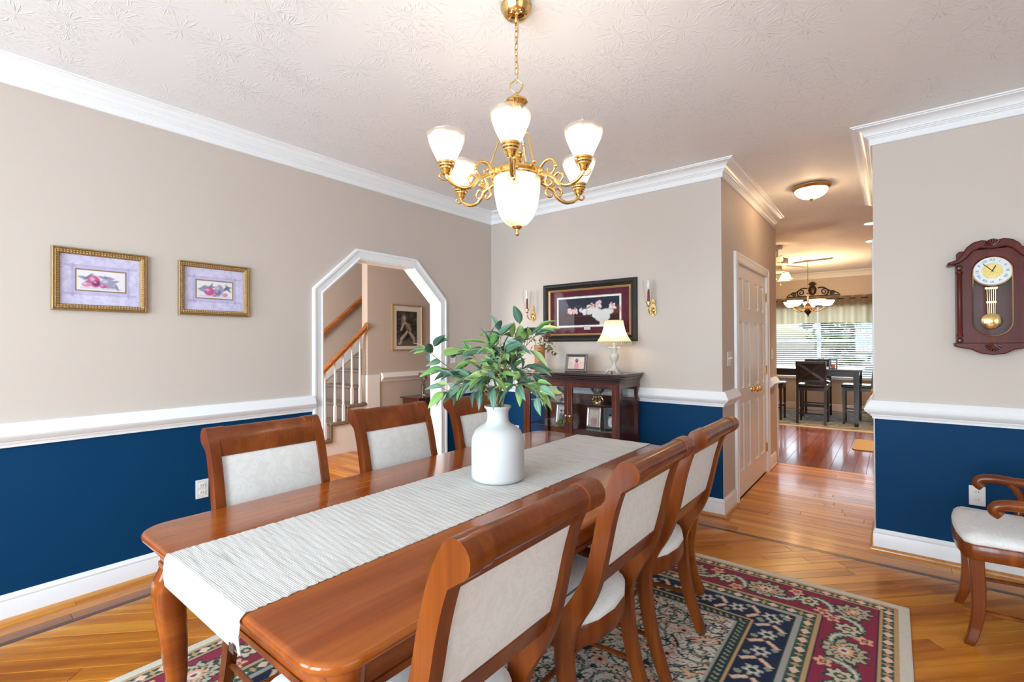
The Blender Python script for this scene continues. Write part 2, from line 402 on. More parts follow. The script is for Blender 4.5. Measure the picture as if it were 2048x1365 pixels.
def canvas(name, nx, ny, pos, fn, mat, parent=None, two=False):
    """a finely gridded sheet whose printed or woven colours are drawn by fn(U, V) -> rgb array"""
    U, V = np.meshgrid(np.linspace(0, 1, nx), np.linspace(0, 1, ny))
    P = pos(U, V); verts = np.stack(P, -1).reshape(-1, 3)
    i = np.arange((ny - 1) * (nx - 1)); r = i // (nx - 1); c = i % (nx - 1); a = r * nx + c
    faces = np.stack([a, a + 1, a + nx + 1, a + nx], 1)
    me = bpy.data.meshes.new(name); me.vertices.add(len(verts)); me.vertices.foreach_set('co', verts.astype(np.float32).ravel())
    me.loops.add(faces.size); me.loops.foreach_set('vertex_index', faces.astype(np.int32).ravel())
    me.polygons.add(len(faces)); me.polygons.foreach_set('loop_start', np.arange(0, faces.size, 4, dtype=np.int32))
    me.update(calc_edges=True); me.validate()
    col = np.ones((ny * nx, 4), np.float32); col[:, :3] = fn(U, V).reshape(-1, 3)
    at = me.color_attributes.new('Col', 'FLOAT_COLOR', 'POINT'); at.data.foreach_set('color', col.ravel())
    me.materials.append(MATS[mat])
    o = bpy.data.objects.new(name, me); C.objects.link(o)
    if parent is not None: o.parent = parent
    return o
class Art:
    """soft brush for the printed sheets; coordinates in metres"""
    def __init__(s, X, Y, bg): s.X = X; s.Y = Y; s.c = np.empty(X.shape + (3,)); s.c[:] = bg
    def ell(s, cx, cy, rx, ry, col, rot=0, soft=.12, a=1.0):
        c_, s_ = math.cos(rot), math.sin(rot); dx = s.X - cx; dy = s.Y - cy
        d = np.sqrt(((dx * c_ + dy * s_) / rx) ** 2 + ((-dx * s_ + dy * c_) / ry) ** 2)
        k = (np.clip((1 + soft - d) / (2 * soft), 0, 1) * a)[..., None]
        s.c = s.c * (1 - k) + np.array(col) * k; return s
    def rect(s, x0, y0, x1, y1, col, a=1.0):
        k = ((s.X >= x0) & (s.X <= x1) & (s.Y >= y0) & (s.Y <= y1))[..., None] * a
        s.c = s.c * (1 - k) + np.array(col) * k; return s
    def line(s, x0, y0, x1, y1, w_, col, a=1.0):
        dx, dy = x1 - x0, y1 - y0; L = dx * dx + dy * dy
        t = np.clip(((s.X - x0) * dx + (s.Y - y0) * dy) / L, 0, 1); d = np.hypot(s.X - x0 - t * dx, s.Y - y0 - t * dy)
        k = (np.clip(1.5 - d / w_, 0, 1) * a)[..., None]; s.c = s.c * (1 - k) + np.array(col) * k; return s
    def noise(s, amp, seed=0, cell=.02):
        rg = np.random.RandomState(seed); ix = (s.X / cell); iy = (s.Y / cell)
        def lat(x, y):
            return (np.sin(x * 12.9898 + y * 78.233 + seed) * 43758.5453) % 1
        x0 = np.floor(ix); y0 = np.floor(iy); fx = ix - x0; fy = iy - y0; fx = fx * fx * (3 - 2 * fx); fy = fy * fy * (3 - 2 * fy)
        v = (lat(x0, y0) * (1 - fx) + lat(x0 + 1, y0) * fx) * (1 - fy) + (lat(x0, y0 + 1) * (1 - fx) + lat(x0 + 1, y0 + 1) * fx) * fy
        s.c = np.clip(s.c * (1 + amp * (v - .5))[..., None], 0, 1); return s

# ------------------------------------------------------------------ the room shell
ZC = 2.74
XH0, XH1 = 2.358, 3.297          # hallway walls
YH = 2.10                        # hallway ends, kitchen begins
XR, YF = 5.60, -6.30             # walls beside and behind the camera
XF = -1.95                       # far foyer wall
YK = 7.40                        # kitchen window wall
RZ = .90                         # two-tone line behind the chair rail
ARCH = [(-1.965, -.02), (-1.965, 1.735), (-1.64, 2.04), (-1.075, 2.04), (-.751, 1.735), (-.751, -.02)]

m_ = MB(); up = [(YF - .12, RZ), (-1.965, RZ)] + ARCH[1:5] + [(-.751, RZ), (.12, RZ), (.12, ZC), (YF - .12, ZC)]
m_.prism(up, 'x', -.12, 0, 0)
for y0, y1 in ((YF - .12, -1.965), (-.751, .12)): m_.box((-.12, y0, -.02), (0, y1, RZ), 0, {'+x': 1})
struct(m_.build('wall_left', ['tan', 'blue']), 'long wall, taupe above and navy below, with an eight-sided archway')
m_ = MB().box((0, 0, RZ), (XH0, .12, ZC)).box((0, 0, -.02), (XH0, .12, RZ), 0, {'-y': 1}); struct(m_.build('wall_back', ['tan', 'blue']), 'taupe and navy wall behind the glass cabinet')
m_ = MB().box((XH1, 0, RZ), (XR + .12, .12, ZC)).box((XH1, 0, -.02), (XR + .12, .12, RZ), 0, {'-y': 1}); struct(m_.build('wall_back_clock', ['tan', 'blue']), 'taupe and navy wall carrying the pendulum clock')
def holed(name, axis, d0, d1, u0, u1, holes, face, z0=-.02):
    """wall with rectangular window holes, navy below the chair rail on one face"""
    m_ = MB(); us = sorted({u0, u1, *[h[0] for h in holes], *[h[1] for h in holes]}); zs = sorted({z0, RZ, ZC, *[h[2] for h in holes], *[h[3] for h in holes]})
    for a, b_ in zip(us, us[1:]):
        for c, d in zip(zs, zs[1:]):
            if any(h[0] <= a and b_ <= h[1] and h[2] <= c and d <= h[3] for h in holes): continue
            f = {face: 1} if (face and d <= RZ + 1e-6) else {}
            m_.box((a, d0, c) if axis == 'y' else (d0, a, c), (b_, d1, d) if axis == 'y' else (d1, b_, d), 0, f)
    return struct(m_.build(name, ['tan', 'blue']))
holed('wall_front', 'y', YF - .12, YF, -.12, XR + .12, [(.4, 1.8, .4, 2.4), (2.1, 3.5, .4, 2.4), (3.8, 5.2, .4, 2.4)], '+y')
holed('wall_right', 'x', XR, XR + .12, YF, 0, [(-4.7, -2.5, .4, 2.4)], '-x')
def window(n, axis, u0, u1, z0, z1, d, cols, out):
    """sash window: frame, sill, glazing bars and separate panes"""
    w_ = bpy.data.objects.new('window_%d' % n, None); C.objects.link(w_); struct(w_)
    def bx(nm, ua, ub, za, zb, da, db, mt):
        return box(nm, (ua, da, za) if axis == 'y' else (da, ua, za), (ub, db, zb) if axis == 'y' else (db, ub, zb), mt, w_)
    t = .05
    for a, b_ in ((u0, u0 + t), (u1 - t, u1)): bx('frame', a, b_, z0, z1, d - .03, d + .03, 'white')
    bx('frame', u0 + t, u1 - t, z1 - t, z1, d - .03, d + .03, 'white'); bx('sill', u0 + t, u1 - t, z0, z0 + t, d - .03, d + .03, 'white')
    cw = (u1 - u0 - 2 * t) / cols; zm = (z0 + z1) / 2
    for c in range(cols):
        for za, zb in ((z0 + t, zm - .02), (zm + .02, z1 - t)):
            bx('pane', u0 + t + c * cw + .012, u0 + t + (c + 1) * cw - .012, za, zb, d - .003, d + .003, 'pane')
        if c: bx('mullion', u0 + t + c * cw - .03, u0 + t + c * cw + .03, z0 + t, z1 - t, d - .025, d + .025, 'white')
    for c in range(cols): bx('meeting_rail', u0 + t + c * cw + .03 * (c > 0), u0 + t + (c + 1) * cw - .03 * (c < cols - 1), zm - .02, zm + .02, d - .02, d + .02, 'white')
    return w_
for k, a in enumerate((.4, 2.1, 3.8)): window(2 + k, 'y', a, a + 1.4, .4, 2.4, YF - .06, 2, -1)
window(5, 'x', -4.7, -2.5, .4, 2.4, XR + .06, 3, 1)
# hallway
DO0, DO1, DOZ = .44, 1.655, 2.035
m_ = MB().box((XH0 - .12, .12, -.02), (XH0, DO0, ZC)).box((XH0 - .12, DO1, -.02), (XH0, YH, ZC)).box((XH0 - .12, DO0, DOZ), (XH0, DO1, ZC)); struct(m_.build('wall_hall_left', 'tan'), 'hallway wall with the white closet doors')
DR0, DR1 = .62, 1.40
m_ = MB().box((XH1, .12, -.02), (XH1 + .12, DR0, ZC)).box((XH1, DR1, -.02), (XH1 + .12, YH, ZC)).box((XH1, DR0, DOZ), (XH1 + .12, DR1, ZC)); struct(m_.build('wall_hall_right', 'tan'))
struct(box('wall_closet', (XH0 - .9, DO0 - .1, -.02), (XH0 - .8, DO1 + .1, ZC), 'tan'))
# kitchen
XK0, XK1 = .2, 5.2
KW = (1.27, 3.19, .66, 2.12)
m_ = MB().box((XK0, YH, -.02), (XH0, YH + .12, ZC)); struct(m_.build('wall_kitchen_front', 'tan'))
struct(box('wall_kitchen_front_right', (XH1, YH, -.02), (XK1, YH + .12, ZC), 'tan'))
holed('wall_kitchen_back', 'y', YK, YK + .12, XK0 - .12, XK1 + .12, [KW], None)
struct(box('wall_kitchen_left', (XK0 - .12, YH, -.02), (XK0, YK, ZC), 'tan')); struct(box('wall_kitchen_right', (XK1, YH, -.02), (XK1 + .12, YK, ZC), 'tan'))
window(1, 'y', *KW, YK + .06, 2, 1)
# foyer and stairwell
YW = -.205
struct(box('wall_foyer', (XF - .12, YW, -.02), (XF, 3.2, ZC), 'tan'), 'foyer wall carrying the photograph of a seated girl')
struct(box('wall_stair', (-3.07, -4.6, -.02), (-2.95, 3.2, ZC), 'tan'))
struct(box('wall_foyer_back', (-3.07, 3.2, -.02), (-.12, 3.32, ZC), 'tan'))
m_ = MB().box((-3.07, -4.72, -.02), (-1.55, -4.6, ZC)).box((-.35, -4.72, -.02), (-.12, -4.6, ZC)).box((-1.55, -4.72, 2.5), (-.35, -4.6, ZC)); struct(m_.build('wall_foyer_front', 'tan'))
struct(box('wall_closet_back', (0, 1.9, -.02), (XH0 - .12, 2.0, ZC), 'tan'))
struct(box('ceiling', (-3.2, -6.5, ZC), (5.8, 7.6, ZC + .1), 'ceiling_paint'), 'white ceiling with stomped star texture')

# mouldings
CROWN = [(0, 2.626), (.012, 2.626), (.016, 2.630), (.016, 2.664), (.024, 2.668), (.024, 2.673), (.032, 2.675), (.034, 2.680), (.042, 2.682), (.046, 2.694), (.058, 2.710), (.078, 2.722), (.098, 2.726), (.100, 2.731), (.112, 2.732), (.112, 2.742), (0, 2.742)]
RAIL = [(0, .847), (.012, .847), (.014, .862), (.020, .864), (.024, .872), (.024, .876), (.036, .880), (.046, .893), (.054, .902), (.056, .909), (.050, .914), (.044, .930), (.034, .948), (.028, .955), (.024, .963), (.020, .966), (0, .966)]
BASE = [(0, .0), (.014, .0), (.014, .100), (.012, .104), (.014, .108), (.014, .114), (.009, .120), (.007, .130), (.004, .134), (0, .134)]
SHOE = [(.014, 0), (.032, 0), (.031, .008), (.026, .015), (.019, .019), (.014, .020)]
def moulding(name, prof, path, mat='white', label=None):
    return struct(MB().sweep(prof, path).build(name, mat, smooth=30), label)
PA = [(0, YF), (0, 0), (XH0, 0), (XH0, YH), (XK0, YH)]
moulding('trim_1', CROWN, [(0, YF), (0, 0), (XH0, 0), (XH0, YH)]); moulding('trim_2', CROWN, [(XH1, YH), (XH1, 0), (XR, 0), (XR, YF), (0, YF)])
AO0, AO1 = -2.042, -.673
moulding('trim_3', RAIL, [(0, YF), (0, AO0 + .004)], label='white chair rail on the long wall')
moulding('trim_4', RAIL, [(0, AO1), (0, 0), (XH0, 0), (XH0, .362)], label='white chair rail behind the cabinet')
moulding('trim_5', RAIL, [(XH0, 1.735), (XH0, YH)]); moulding('trim_6', RAIL, [(XH1, .54), (XH1, 0), (XR, 0), (XR, YF), (0, YF)], label='white chair rail below the clock')
for i, (pa, nm) in enumerate(((( (0, YF), (0, AO0 + .004)), 'left'), (((0, AO1), (0, 0), (XH0, 0), (XH0, .362)), 'back'), (((XH0, 1.735), (XH0, YH)), 'hall'), (((XH1, .54), (XH1, 0), (XR, 0), (XR, YF), (0, YF)), 'right'))):
    moulding('baseboard_' + nm, BASE, pa); moulding('trim_shoe_' + nm, SHOE, pa, 'shoe')
moulding('trim_7', RAIL, [(XF, .003), (XF, 3.2)]); moulding('baseboard_foyer', BASE, [(XF, .0), (XF, 3.2)])
moulding('trim_8', CROWN, [(XK0, YK), (XK1, YK)]); moulding('baseboard_kitchen', BASE, [(XK0, YK), (XK1, YK)]); moulding('trim_9', CROWN, [(XK1, YK), (XK1, YH)])
# archway lining and casing
mpA = lambda a, b, h: (h, a, b)
struct(MB().sweep([(0, -.125), (0, .004), (.012, .004), (.012, -.125)], [(y, max(z, 0)) for y, z in ARCH], mpA).build('trim_arch_jamb', 'white'))
CAS = [(0.006, 0), (.006, .014), (-.004, .018), (-.010, .012), (-.050, .015), (-.056, .022), (-.070, .022), (-.076, .018), (-.078, 0)]
struct(MB().sweep(CAS, [(y, max(z, 0)) for y, z in ARCH], mpA).build('trim_arch_casing', 'white', smooth=25), 'white eight-sided archway casing')
struct(MB().sweep([(o, -.12 - h) for o, h in CAS], [(y, max(z, 0)) for y, z in ARCH], mpA).build('trim_arch_casing_back', 'white', smooth=25))
# closet casing: up, across, down, as seen from the hallway
pth = [(DO0, 0), (DO0, DOZ), (DO1, DOZ), (DO1, 0)]
struct(MB().sweep([(o, XH0 + h) for o, h in CAS], pth, mpA).build('trim_closet_casing', 'white', smooth=25), 'white casing around the closet doors')
struct(MB().sweep([(0, XH0 - .125), (0, XH0 + .004), (.010, XH0 + .004), (.010, XH0 - .125)], pth, mpA).build('trim_closet_jamb', 'white'))
pth = [(DR0, 0), (DR0, DOZ), (DR1, DOZ), (DR1, 0)]
struct(MB().sweep([(o, XH1 - h) for o, h in CAS], pth, mpA).build('trim_hall_door_casing', 'white', smooth=25))
struct(box('trim_corner', (XH0 - .01, YH + .12, 0), (XH0 + .012, YH + .14, .90), 'white'))

# panelled doors
def door(name, w_, h, label, hand):
    """six-panel leaf in local x (width) by z, thickness along y, with raised panels, knob and hinges"""
    d = bpy.data.objects.new(name, None); C.objects.link(d); struct(d, label)
    st, mid = .095, .085; pw = (w_ - 2 * st - mid) / 2
    rows = [(.21, .80), (.93, 1.52), (1.64, 1.90)]
    m_ = MB(); xs = [0, st, st + pw, st + pw + mid, st + 2 * pw + mid, w_]
    zs = [0] + [z for r in rows for z in r] + [h]
    for a, b_ in ((0, 1), (2, 3), (4, 5)): m_.box((xs[a], 0, 0), (xs[b_], .035, h))
    for a, b_ in ((1, 2), (3, 4)):
        for c in range(0, len(zs), 2): m_.box((xs[a], 0, zs[c]), (xs[b_], .035, zs[c + 1]))
        for r0, r1 in rows: m_.box((xs[a], .014, r0), (xs[b_], .022, r1))
    m_.build('leaf_frame', 'door_white', d)
    for a, b_ in ((1, 2), (3, 4)):
        for r0, r1 in rows:
            x0, x1 = xs[a], xs[b_]; q = MB()
            def rg(i, y): return [(x0 + i, y, r0 + i), (x1 - i, y, r0 + i), (x1 - i, y, r1 - i), (x0 + i, y, r1 - i)]
            q.rings([rg(.001, .014), rg(.012, .013), rg(.030, .003), rg(.034, .003)]); q.build('panel', 'door_white', d)
    return d
def knob(parent, x, z, y=0.0, mat='brass', r=.026):
    k = MB().lathe([(.001, 0), (r * 1.15, 0), (r * 1.1, .006), (r * .45, .012), (r * .4, .028), (r * .8, .036), (r, .048), (r * .85, .060), (.002, .066)], 20)
    return k.build('knob', mat, parent, smooth=40, loc=(x, y, z), rot=(R(90), 0, 0))
LW = (DO1 - DO0 - .026) / 2
for n, (y0, lb, kx, hx) in enumerate(((DO0 + .012, 'white six-panel closet leaf beside the light switch', LW - .05, .004), (DO0 + .014 + LW, 'white six-panel closet leaf beside the kitchen opening', .05, LW - .004))):
    d = door('door_%d' % (n + 1), LW - .002, 2.01, lb, n)
    d.location = (XH0 - .004, y0, .012); d.rotation_euler = (0, 0, R(90))
    knob(d, kx, .90)
    for hz in (.25, 1.05, 1.80):
        h_ = MB().tube([(hx, -.006, hz - .045), (hx, -.006, hz + .045)], .007, 8).box((hx - .003 - .014, -.003, hz - .043), (hx + .003 + .014, .001, hz + .043)); h_.build('hinge', 'brass', d, smooth=40)
d = door('door_3', DR1 - DR0 - .02, 2.01, 'white panelled door on the side of the hallway opposite the closet', 0); d.location = (XH1 + .004, DR1 - .01, .012); d.rotation_euler = (0, 0, R(-90)); knob(d, .07, .90, r=.028)

# ------------------------------------------------------------------ floors of separate boards
def clip(poly, reg):
    out = poly
    for i in range(len(reg)):
        a, b_ = reg[i], reg[(i + 1) % len(reg)]; nx, ny = -(b_[1] - a[1]), b_[0] - a[0]; src, out = out, []
        for j in range(len(src)):
            p, q = src[j], src[(j + 1) % len(src)]
            dp = (p[0] - a[0]) * nx + (p[1] - a[1]) * ny; dq = (q[0] - a[0]) * nx + (q[1] - a[1]) * ny
            if dp >= 0: out.append(p)
            if (dp >= 0) != (dq >= 0):
                t = dp / (dp - dq); out.append((p[0] + t * (q[0] - p[0]), p[1] + t * (q[1] - p[1])))
        if not out: return []
    return out
def plank(name, poly, ang, mat, parent, tilt=0.0):
    """one board: poly in world xy, its grain along ang"""
    cx = sum(p[0] for p in poly) / len(poly); cy = sum(p[1] for p in poly) / len(poly); c_, s_ = math.cos(ang), math.sin(ang)
    L = [((p[0] - cx) * c_ + (p[1] - cy) * s_, -(p[0] - cx) * s_ + (p[1] - cy) * c_) for p in poly]
    e = .0008; ce = .0022
    def ins(k): return [(x - math.copysign(min(k, abs(x) * .5), x), y - math.copysign(min(k, abs(y) * .5), y)) for x, y in L]
    a, b_ = ins(e), ins(ce); n = len(L)
    m_ = MB().rings([[(x, y, -.012) for x, y in a], [(x, y, -.0012) for x, y in a], [(x, y, 0) for x, y in b_]])
    return m_.build(name, mat, parent, loc=(cx, cy, 0), rot=(tilt, 0, ang))
def boards(parent, reg, ang, w_, lens, mat, tilt=.0016, seed=1, name='plank', off=0.0):
    rg = random.Random(seed); c_, s_ = math.cos(ang), math.sin(ang)
    us = [x * c_ + y * s_ for x, y in reg]; vs_ = [-x * s_ + y * c_ for x, y in reg]
    v = min(vs_) + off; k = 0
    while v < max(vs_) - 1e-4:
        u = min(us) - rg.uniform(0, lens[0])
        while u < max(us):
            l = rg.uniform(*lens)
            q = [(u, v), (u + l, v), (u + l, v + w_), (u, v + w_)]
            q = clip([(a * c_ - b_ * s_, a * s_ + b_ * c_) for a, b_ in q], reg)
            if len(q) >= 3:
                ar = abs(sum(q[i][0] * q[(i + 1) % len(q)][1] - q[(i + 1) % len(q)][0] * q[i][1] for i in range(len(q)))) / 2
                if ar > 4e-4: plank(name, q, ang, mat, parent, rg.uniform(-tilt, tilt)); k += 1
            u += l
        v += w_
    return k
def rect(x0, y0, x1, y1): return [(x0, y0), (x1, y0), (x1, y1), (x0, y1)]
fl = struct(box('floor', (-.06, YF - .1, -.06), (XR + .1, .06, -.012), 'subfloor'), 'golden oak strip floor of the dining room')
IX, IY = .264, -.286
boards(fl, rect(IX, -4.9, 4.7, IY), R(45), .083, (1.3, 2.8), 'oak', seed=3)
MB().box((0, YF, -.012), (XR, -4.9, 0)).box((4.7, -4.9, -.012), (XR, 0, 0)).build('floor_margin', 'oak', fl)
boards(fl, rect(0, -4.9, .152, 0), R(90), .076, (1.0, 2.4), 'oak', seed=4)
boards(fl, rect(.152, -4.9, .228, -.152), R(90), .076, (1.2, 2.6), 'band', seed=5); boards(fl, rect(.228, -4.9, IX, -.25), R(90), .036, (1.5, 2.5), 'inlay', seed=6, name='inlay_strip')
boards(fl, rect(.152, -.152, 4.7, 0), R(0), .076, (1.0, 2.4), 'oak', seed=7)
boards(fl, rect(.228, -.25, 4.7, -.152), R(0), .098, (1.2, 2.6), 'oak', seed=8); boards(fl, rect(IX, IY, 4.7, -.25), R(0), .036, (1.5, 2.5), 'inlay', seed=9, name='inlay_strip')
fh = struct(box('floor_hall', (XH0 - .1, .06, -.06), (XH1 + .1, YH + .1, -.012), 'subfloor'), 'oak strip floor of the hallway')
boards(fh, rect(XH0 - .002, 0, XH1 + .002, YH + .04), R(0), .083, (.7, 1.9), 'oak', .0028, 11)
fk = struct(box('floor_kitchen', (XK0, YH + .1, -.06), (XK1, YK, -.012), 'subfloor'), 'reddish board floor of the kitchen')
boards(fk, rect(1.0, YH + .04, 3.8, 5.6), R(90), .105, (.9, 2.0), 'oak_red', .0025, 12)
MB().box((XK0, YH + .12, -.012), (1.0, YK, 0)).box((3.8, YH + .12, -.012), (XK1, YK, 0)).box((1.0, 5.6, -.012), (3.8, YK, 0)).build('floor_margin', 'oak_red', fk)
ff = struct(box('floor_foyer', (-2.95, -4.6, -.06), (-.06, 3.2, -.012), 'subfloor'), 'oak strip floor of the foyer')
boards(ff, rect(-1.95, -2.0, 0, .9), R(0), .083, (.8, 1.9), 'oak', .002, 13)
MB().box((-2.95, -4.6, -.012), (-.12, -2.0, 0)).box((-1.95, .9, -.012), (-.12, 3.2, 0)).build('floor_margin', 'oak', ff)

# ------------------------------------------------------------------ oriental rug
RX0, RX1, RY0, RY1 = .945, 3.447, -4.20, -.803
CR, TAN_, GRN, MAR, NAV, GRY, PCH = [np.array(lin(h)) for h in ('d8cfbe', 'c09a6c', '2f4f45', '8a2440', '14233f', 'a7a29a', 'e0a987')]
LGR, DGR = np.array(lin('8f9c86')), np.array(lin('22382f'))
def rugfn(U, V):
    W_, H_ = RX1 - RX0, RY1 - RY0; X = U * W_; Y = V * H_
    dx = np.minimum(X, W_ - X); dy = np.minimum(Y, H_ - Y); d = np.minimum(dx, dy)
    along = np.where(dx < dy, np.minimum(Y, H_ - Y) * 1.0, np.minimum(X, W_ - X))
    c = np.empty(X.shape + (3,)); c[:] = CR
    def put(mask, col, a=1.0):
        k = (np.clip(mask, 0, 1) * a)[..., None]; c[:] = c * (1 - k) + col * k
    def band(a, b_): return ((d >= a) & (d < b_)).astype(float)
    def per(v, p): return (v / p - np.floor(v / p) - .5) * p
    def dia(a, b_, p, rx, ry, ph=0): return (np.abs(per(along + ph, p)) / rx + np.abs(d - (a + b_) / 2) / ry < 1).astype(float) * band(a, b_)
    put(band(.040, .055), TAN_); put(band(.055, .100), GRN); put(dia(.055, .10, .075, .026, .020), np.array(lin('e8c3ac'))); put(dia(.055, .10, .075, .010, .022, .0375), TAN_)
    put(band(.100, .112), TAN_); put(band(.112, .118), NAV); put(band(.118, .335), MAR)
    put(band(.330, .335), NAV); put(band(.335, .352), TAN_); put(band(.352, .405), GRN); put(dia(.352, .405, .083, .026, .021), np.array(lin('e8c3ac'))); put(dia(.352, .405, .083, .011, .023, .0415), TAN_)
    put(band(.405, .430), GRY); put(band(.430, .436), DGR); put(band(.436, .585), NAV)
    put(band(.585, .600), TAN_); put(band(.600, .645), DGR)
    put(((np.abs(per(along * 1.0 + d * .35, .030)) < .0045) & (np.abs(d - .622) < .012)).astype(float), GRY); put(band(.645, .655), GRY)
    # main border: palmettes and curling leaves
    q = per(along, .40); e = d - .226
    def rot(u, v, a): return u * math.cos(a) + v * math.sin(a), -u * math.sin(a) + v * math.cos(a)
    M_ = band(.120, .330)
    jag = .010 * np.sin(np.arctan2(e, q) * 11) + .006 * np.sin(np.arctan2(e, q) * 23)
    rr = np.hypot(q / 1.15, e); put((rr < .086 + jag) * M_, DGR); put((rr < .074 + jag) * M_, np.array(lin('b9ad94'))); put((rr < .052 + jag * .8) * M_, GRN); put((rr < .040 + jag) * M_, PCH)
    put((rr < .022) * M_, CR); put((rr < .010) * M_, MAR)
    for sgn in (-1, 1):
        u, v = rot(per(along + sgn * .125, .40), e - sgn * .030, sgn * .75); w_ = np.abs(v + 7 * u * u * sgn)
        put(((w_ < .021) & (np.abs(u) < .085)) * M_, DGR); put(((w_ < .015 + .004 * np.sin(u * 260)) & (np.abs(u) < .08)) * M_, LGR); put(((w_ < .006) & (np.abs(u) < .07)) * M_, CR)
        u2, v2 = per(along + sgn * .135, .40), e + sgn * .066; r2 = np.hypot(u2, v2); a2 = np.arctan2(v2, u2)
        put((r2 < .030 + .009 * np.sin(a2 * 5)) * M_, PCH); put((r2 < .014) * M_, MAR); put((r2 < .007) * M_, TAN_)
    u, v = per(along + .2, .40), e; rr = np.hypot(u, v * .9); jag2 = .008 * np.sin(np.arctan2(v, u) * 7)
    put((rr < .050 + jag2) * M_, DGR); put((rr < .040 + jag2) * M_, np.array(lin('cfc3a6'))); put((rr < .020) * M_, GRN); put((rr < .010) * M_, PCH)
    # inner navy border: smaller flowers
    N_ = band(.438, .583); q = per(along, .15); e = d - .51
    rr = np.hypot(q, e); an = np.arctan2(e, q)
    put((rr < .034 + .008 * np.sin(an * 6)) * N_, GRY); put((rr < .023 + .007 * np.sin(an * 6)) * N_, CR); put((rr < .014) * N_, DGR)
    for sgn in (-1, 1):
        u, v = rot(per(along + .075, .15), e - sgn * .034, sgn * .9); put(((np.abs(v) < .011) & (np.abs(u) < .034)) * N_, PCH); put(((np.abs(v) < .004) & (np.abs(u) < .03)) * N_, CR)
        put((np.hypot(per(along + .04 * sgn, .15), e + sgn * .048) < .014) * N_, LGR)
    # field: scrolling vines, paisleys and blossoms on cream
    F_ = (d >= .655).astype(float); gx, gy = X + .03 * np.sin(Y * 21) + .012 * np.sin(Y * 67), Y + .03 * np.sin(X * 19) + .012 * np.sin(X * 71)
    for (p, ox, oy, r0, lob, c0, c1, c2) in ((.24, 0, 0, .050, 8, DGR, PCH, CR), (.24, .12, .12, .040, 6, NAV, CR, PCH), (.24, .12, 0, .024, 5, GRN, CR, NAV), (.24, 0, .12, .022, 5, NAV, TAN_, DGR)):
        u, v = per(gx + ox, p), per(gy + oy, p); rr = np.hypot(u, v); an = np.arctan2(v, u)
        put((rr < r0 + .010 * np.sin(an * lob)) * F_, c0); put((rr < r0 * .78 + .010 * np.sin(an * lob)) * F_, c1); put((rr < r0 * .42) * F_, c2); put((rr < r0 * .2) * F_, c0)
    p = .21; ci, cj = np.floor(X / p), np.floor(Y / p); u, v = per(X, p), per(Y, p); sg = np.where((ci + cj) % 2 > 0, 1., -1.); r_s = np.hypot(u, v); th = np.arctan2(v, u * sg)
    fr_ = (th / 6.2832 + r_s / .052); fr_ = np.abs(fr_ - np.floor(fr_) - .5); free = (np.abs(c - CR).sum(-1) < .02)
    put(((fr_ < .13) & (r_s < .100)) * F_ * free * (sg > 0), DGR); put(((fr_ < .13) & (r_s < .100)) * F_ * free * (sg < 0), NAV); put(((fr_ < .05) & (r_s < .095)) * F_, LGR)
    put((np.hypot(per(X + p / 2, p), per(Y + p / 2, p)) < .026 + .008 * np.sin(5 * np.arctan2(per(Y + p / 2, p), per(X + p / 2, p)))) * F_, PCH); put((np.hypot(per(X + p / 2, p), per(Y + p / 2, p)) < .011) * F_, NAV)
    vine = np.abs(np.sin(gx * 52 + 2.2 * np.sin(gy * 23)) + np.sin(gy * 49 + 2.0 * np.sin(gx * 27))); free = (np.abs(c - CR).sum(-1) < .02)
    put((vine < .16) * F_ * free, DGR); v2 = np.sin(gx * 118 + gy * 31) * np.sin(gy * 109 - gx * 27); free = (np.abs(c - CR).sum(-1) < .02)
    put((v2 > .80) * F_ * free, PCH); put((v2 < -.80) * F_ * free, GRY); put((np.abs(v2 - .45) < .05) * F_ * free, NAV)
    rs = np.random.RandomState(5); return np.clip(c * (1 + .10 * (rs.rand(*X.shape)[..., None] - .5)), 0, 1)
rug = thing('area_rug', (0, 0, 0), 'oriental wool rug with maroon floral border under the dining table', 'rug')
nx, ny = 418, 567
canvas('pile', nx, ny, lambda U, V: (RX0 + .004 + U * (RX1 - RX0 - .008), RY0 + .004 + V * (RY1 - RY0 - .008), .0105 + 0 * U), rugfn, 'rug', rug)
plain('rug_edge', (.62, .58, .50), .95, bump=.8, bscale=300)
MB().prism(rrect(RX0, RY0, RX1, RY1, .012, 3), 'z', .0, .0098).build('binding', 'rug_edge', rug)
ZR = .0106

# ------------------------------------------------------------------ dining table
TX0, TX1, TY0, TY1, TZ = 1.50, 2.61, -3.472, -1.245, .76
TCX, TCY = (TX0 + TX1) / 2, (TY0 + TY1) / 2
t = thing('dining_table', (TCX, TCY, ZR), 'glossy cherry dining table with cabriole legs in the middle of the rug', 'table')
hx, hy = (TX1 - TX0) / 2, (TY1 - TY0) / 2; tz = TZ - ZR
def rr(i, z): return [(x, y, z) for x, y in rrect(-hx + i, -hy + i, hx - i, hy - i, .085 - i * .5, 8)]
MB().rings([rr(.022, tz - .032), rr(.008, tz - .028), rr(.002, tz - .022), rr(0, tz - .014), rr(.001, tz - .006), rr(.006, tz - .001), rr(.012, tz)]).build('tabletop', 'table_wood', t, smooth=50)
m_ = MB(); ax, ay = hx - .055, hy - .055
for a, b_ in (((-ax, -ay), (ax, -ay + .022)), ((-ax, ay - .022), (ax, ay)), ((-ax, -ay + .022), (-ax + .022, ay - .022)), ((ax - .022, -ay + .022), (ax, ay - .022))):
    m_.box((a[0], a[1], tz - .115), (b_[0], b_[1], tz - .031))
m_.build('apron', 'table_wood', t)
MB().sweep([(-.004, tz - .122), (.008, tz - .122), (.010, tz - .114), (.004, tz - .106), (-.004, tz - .106)], [(-ax, -ay), (-ax, ay), (ax, ay), (ax, -ay)], closed=True).build('apron_moulding', 'chair_wood', t, smooth=40)
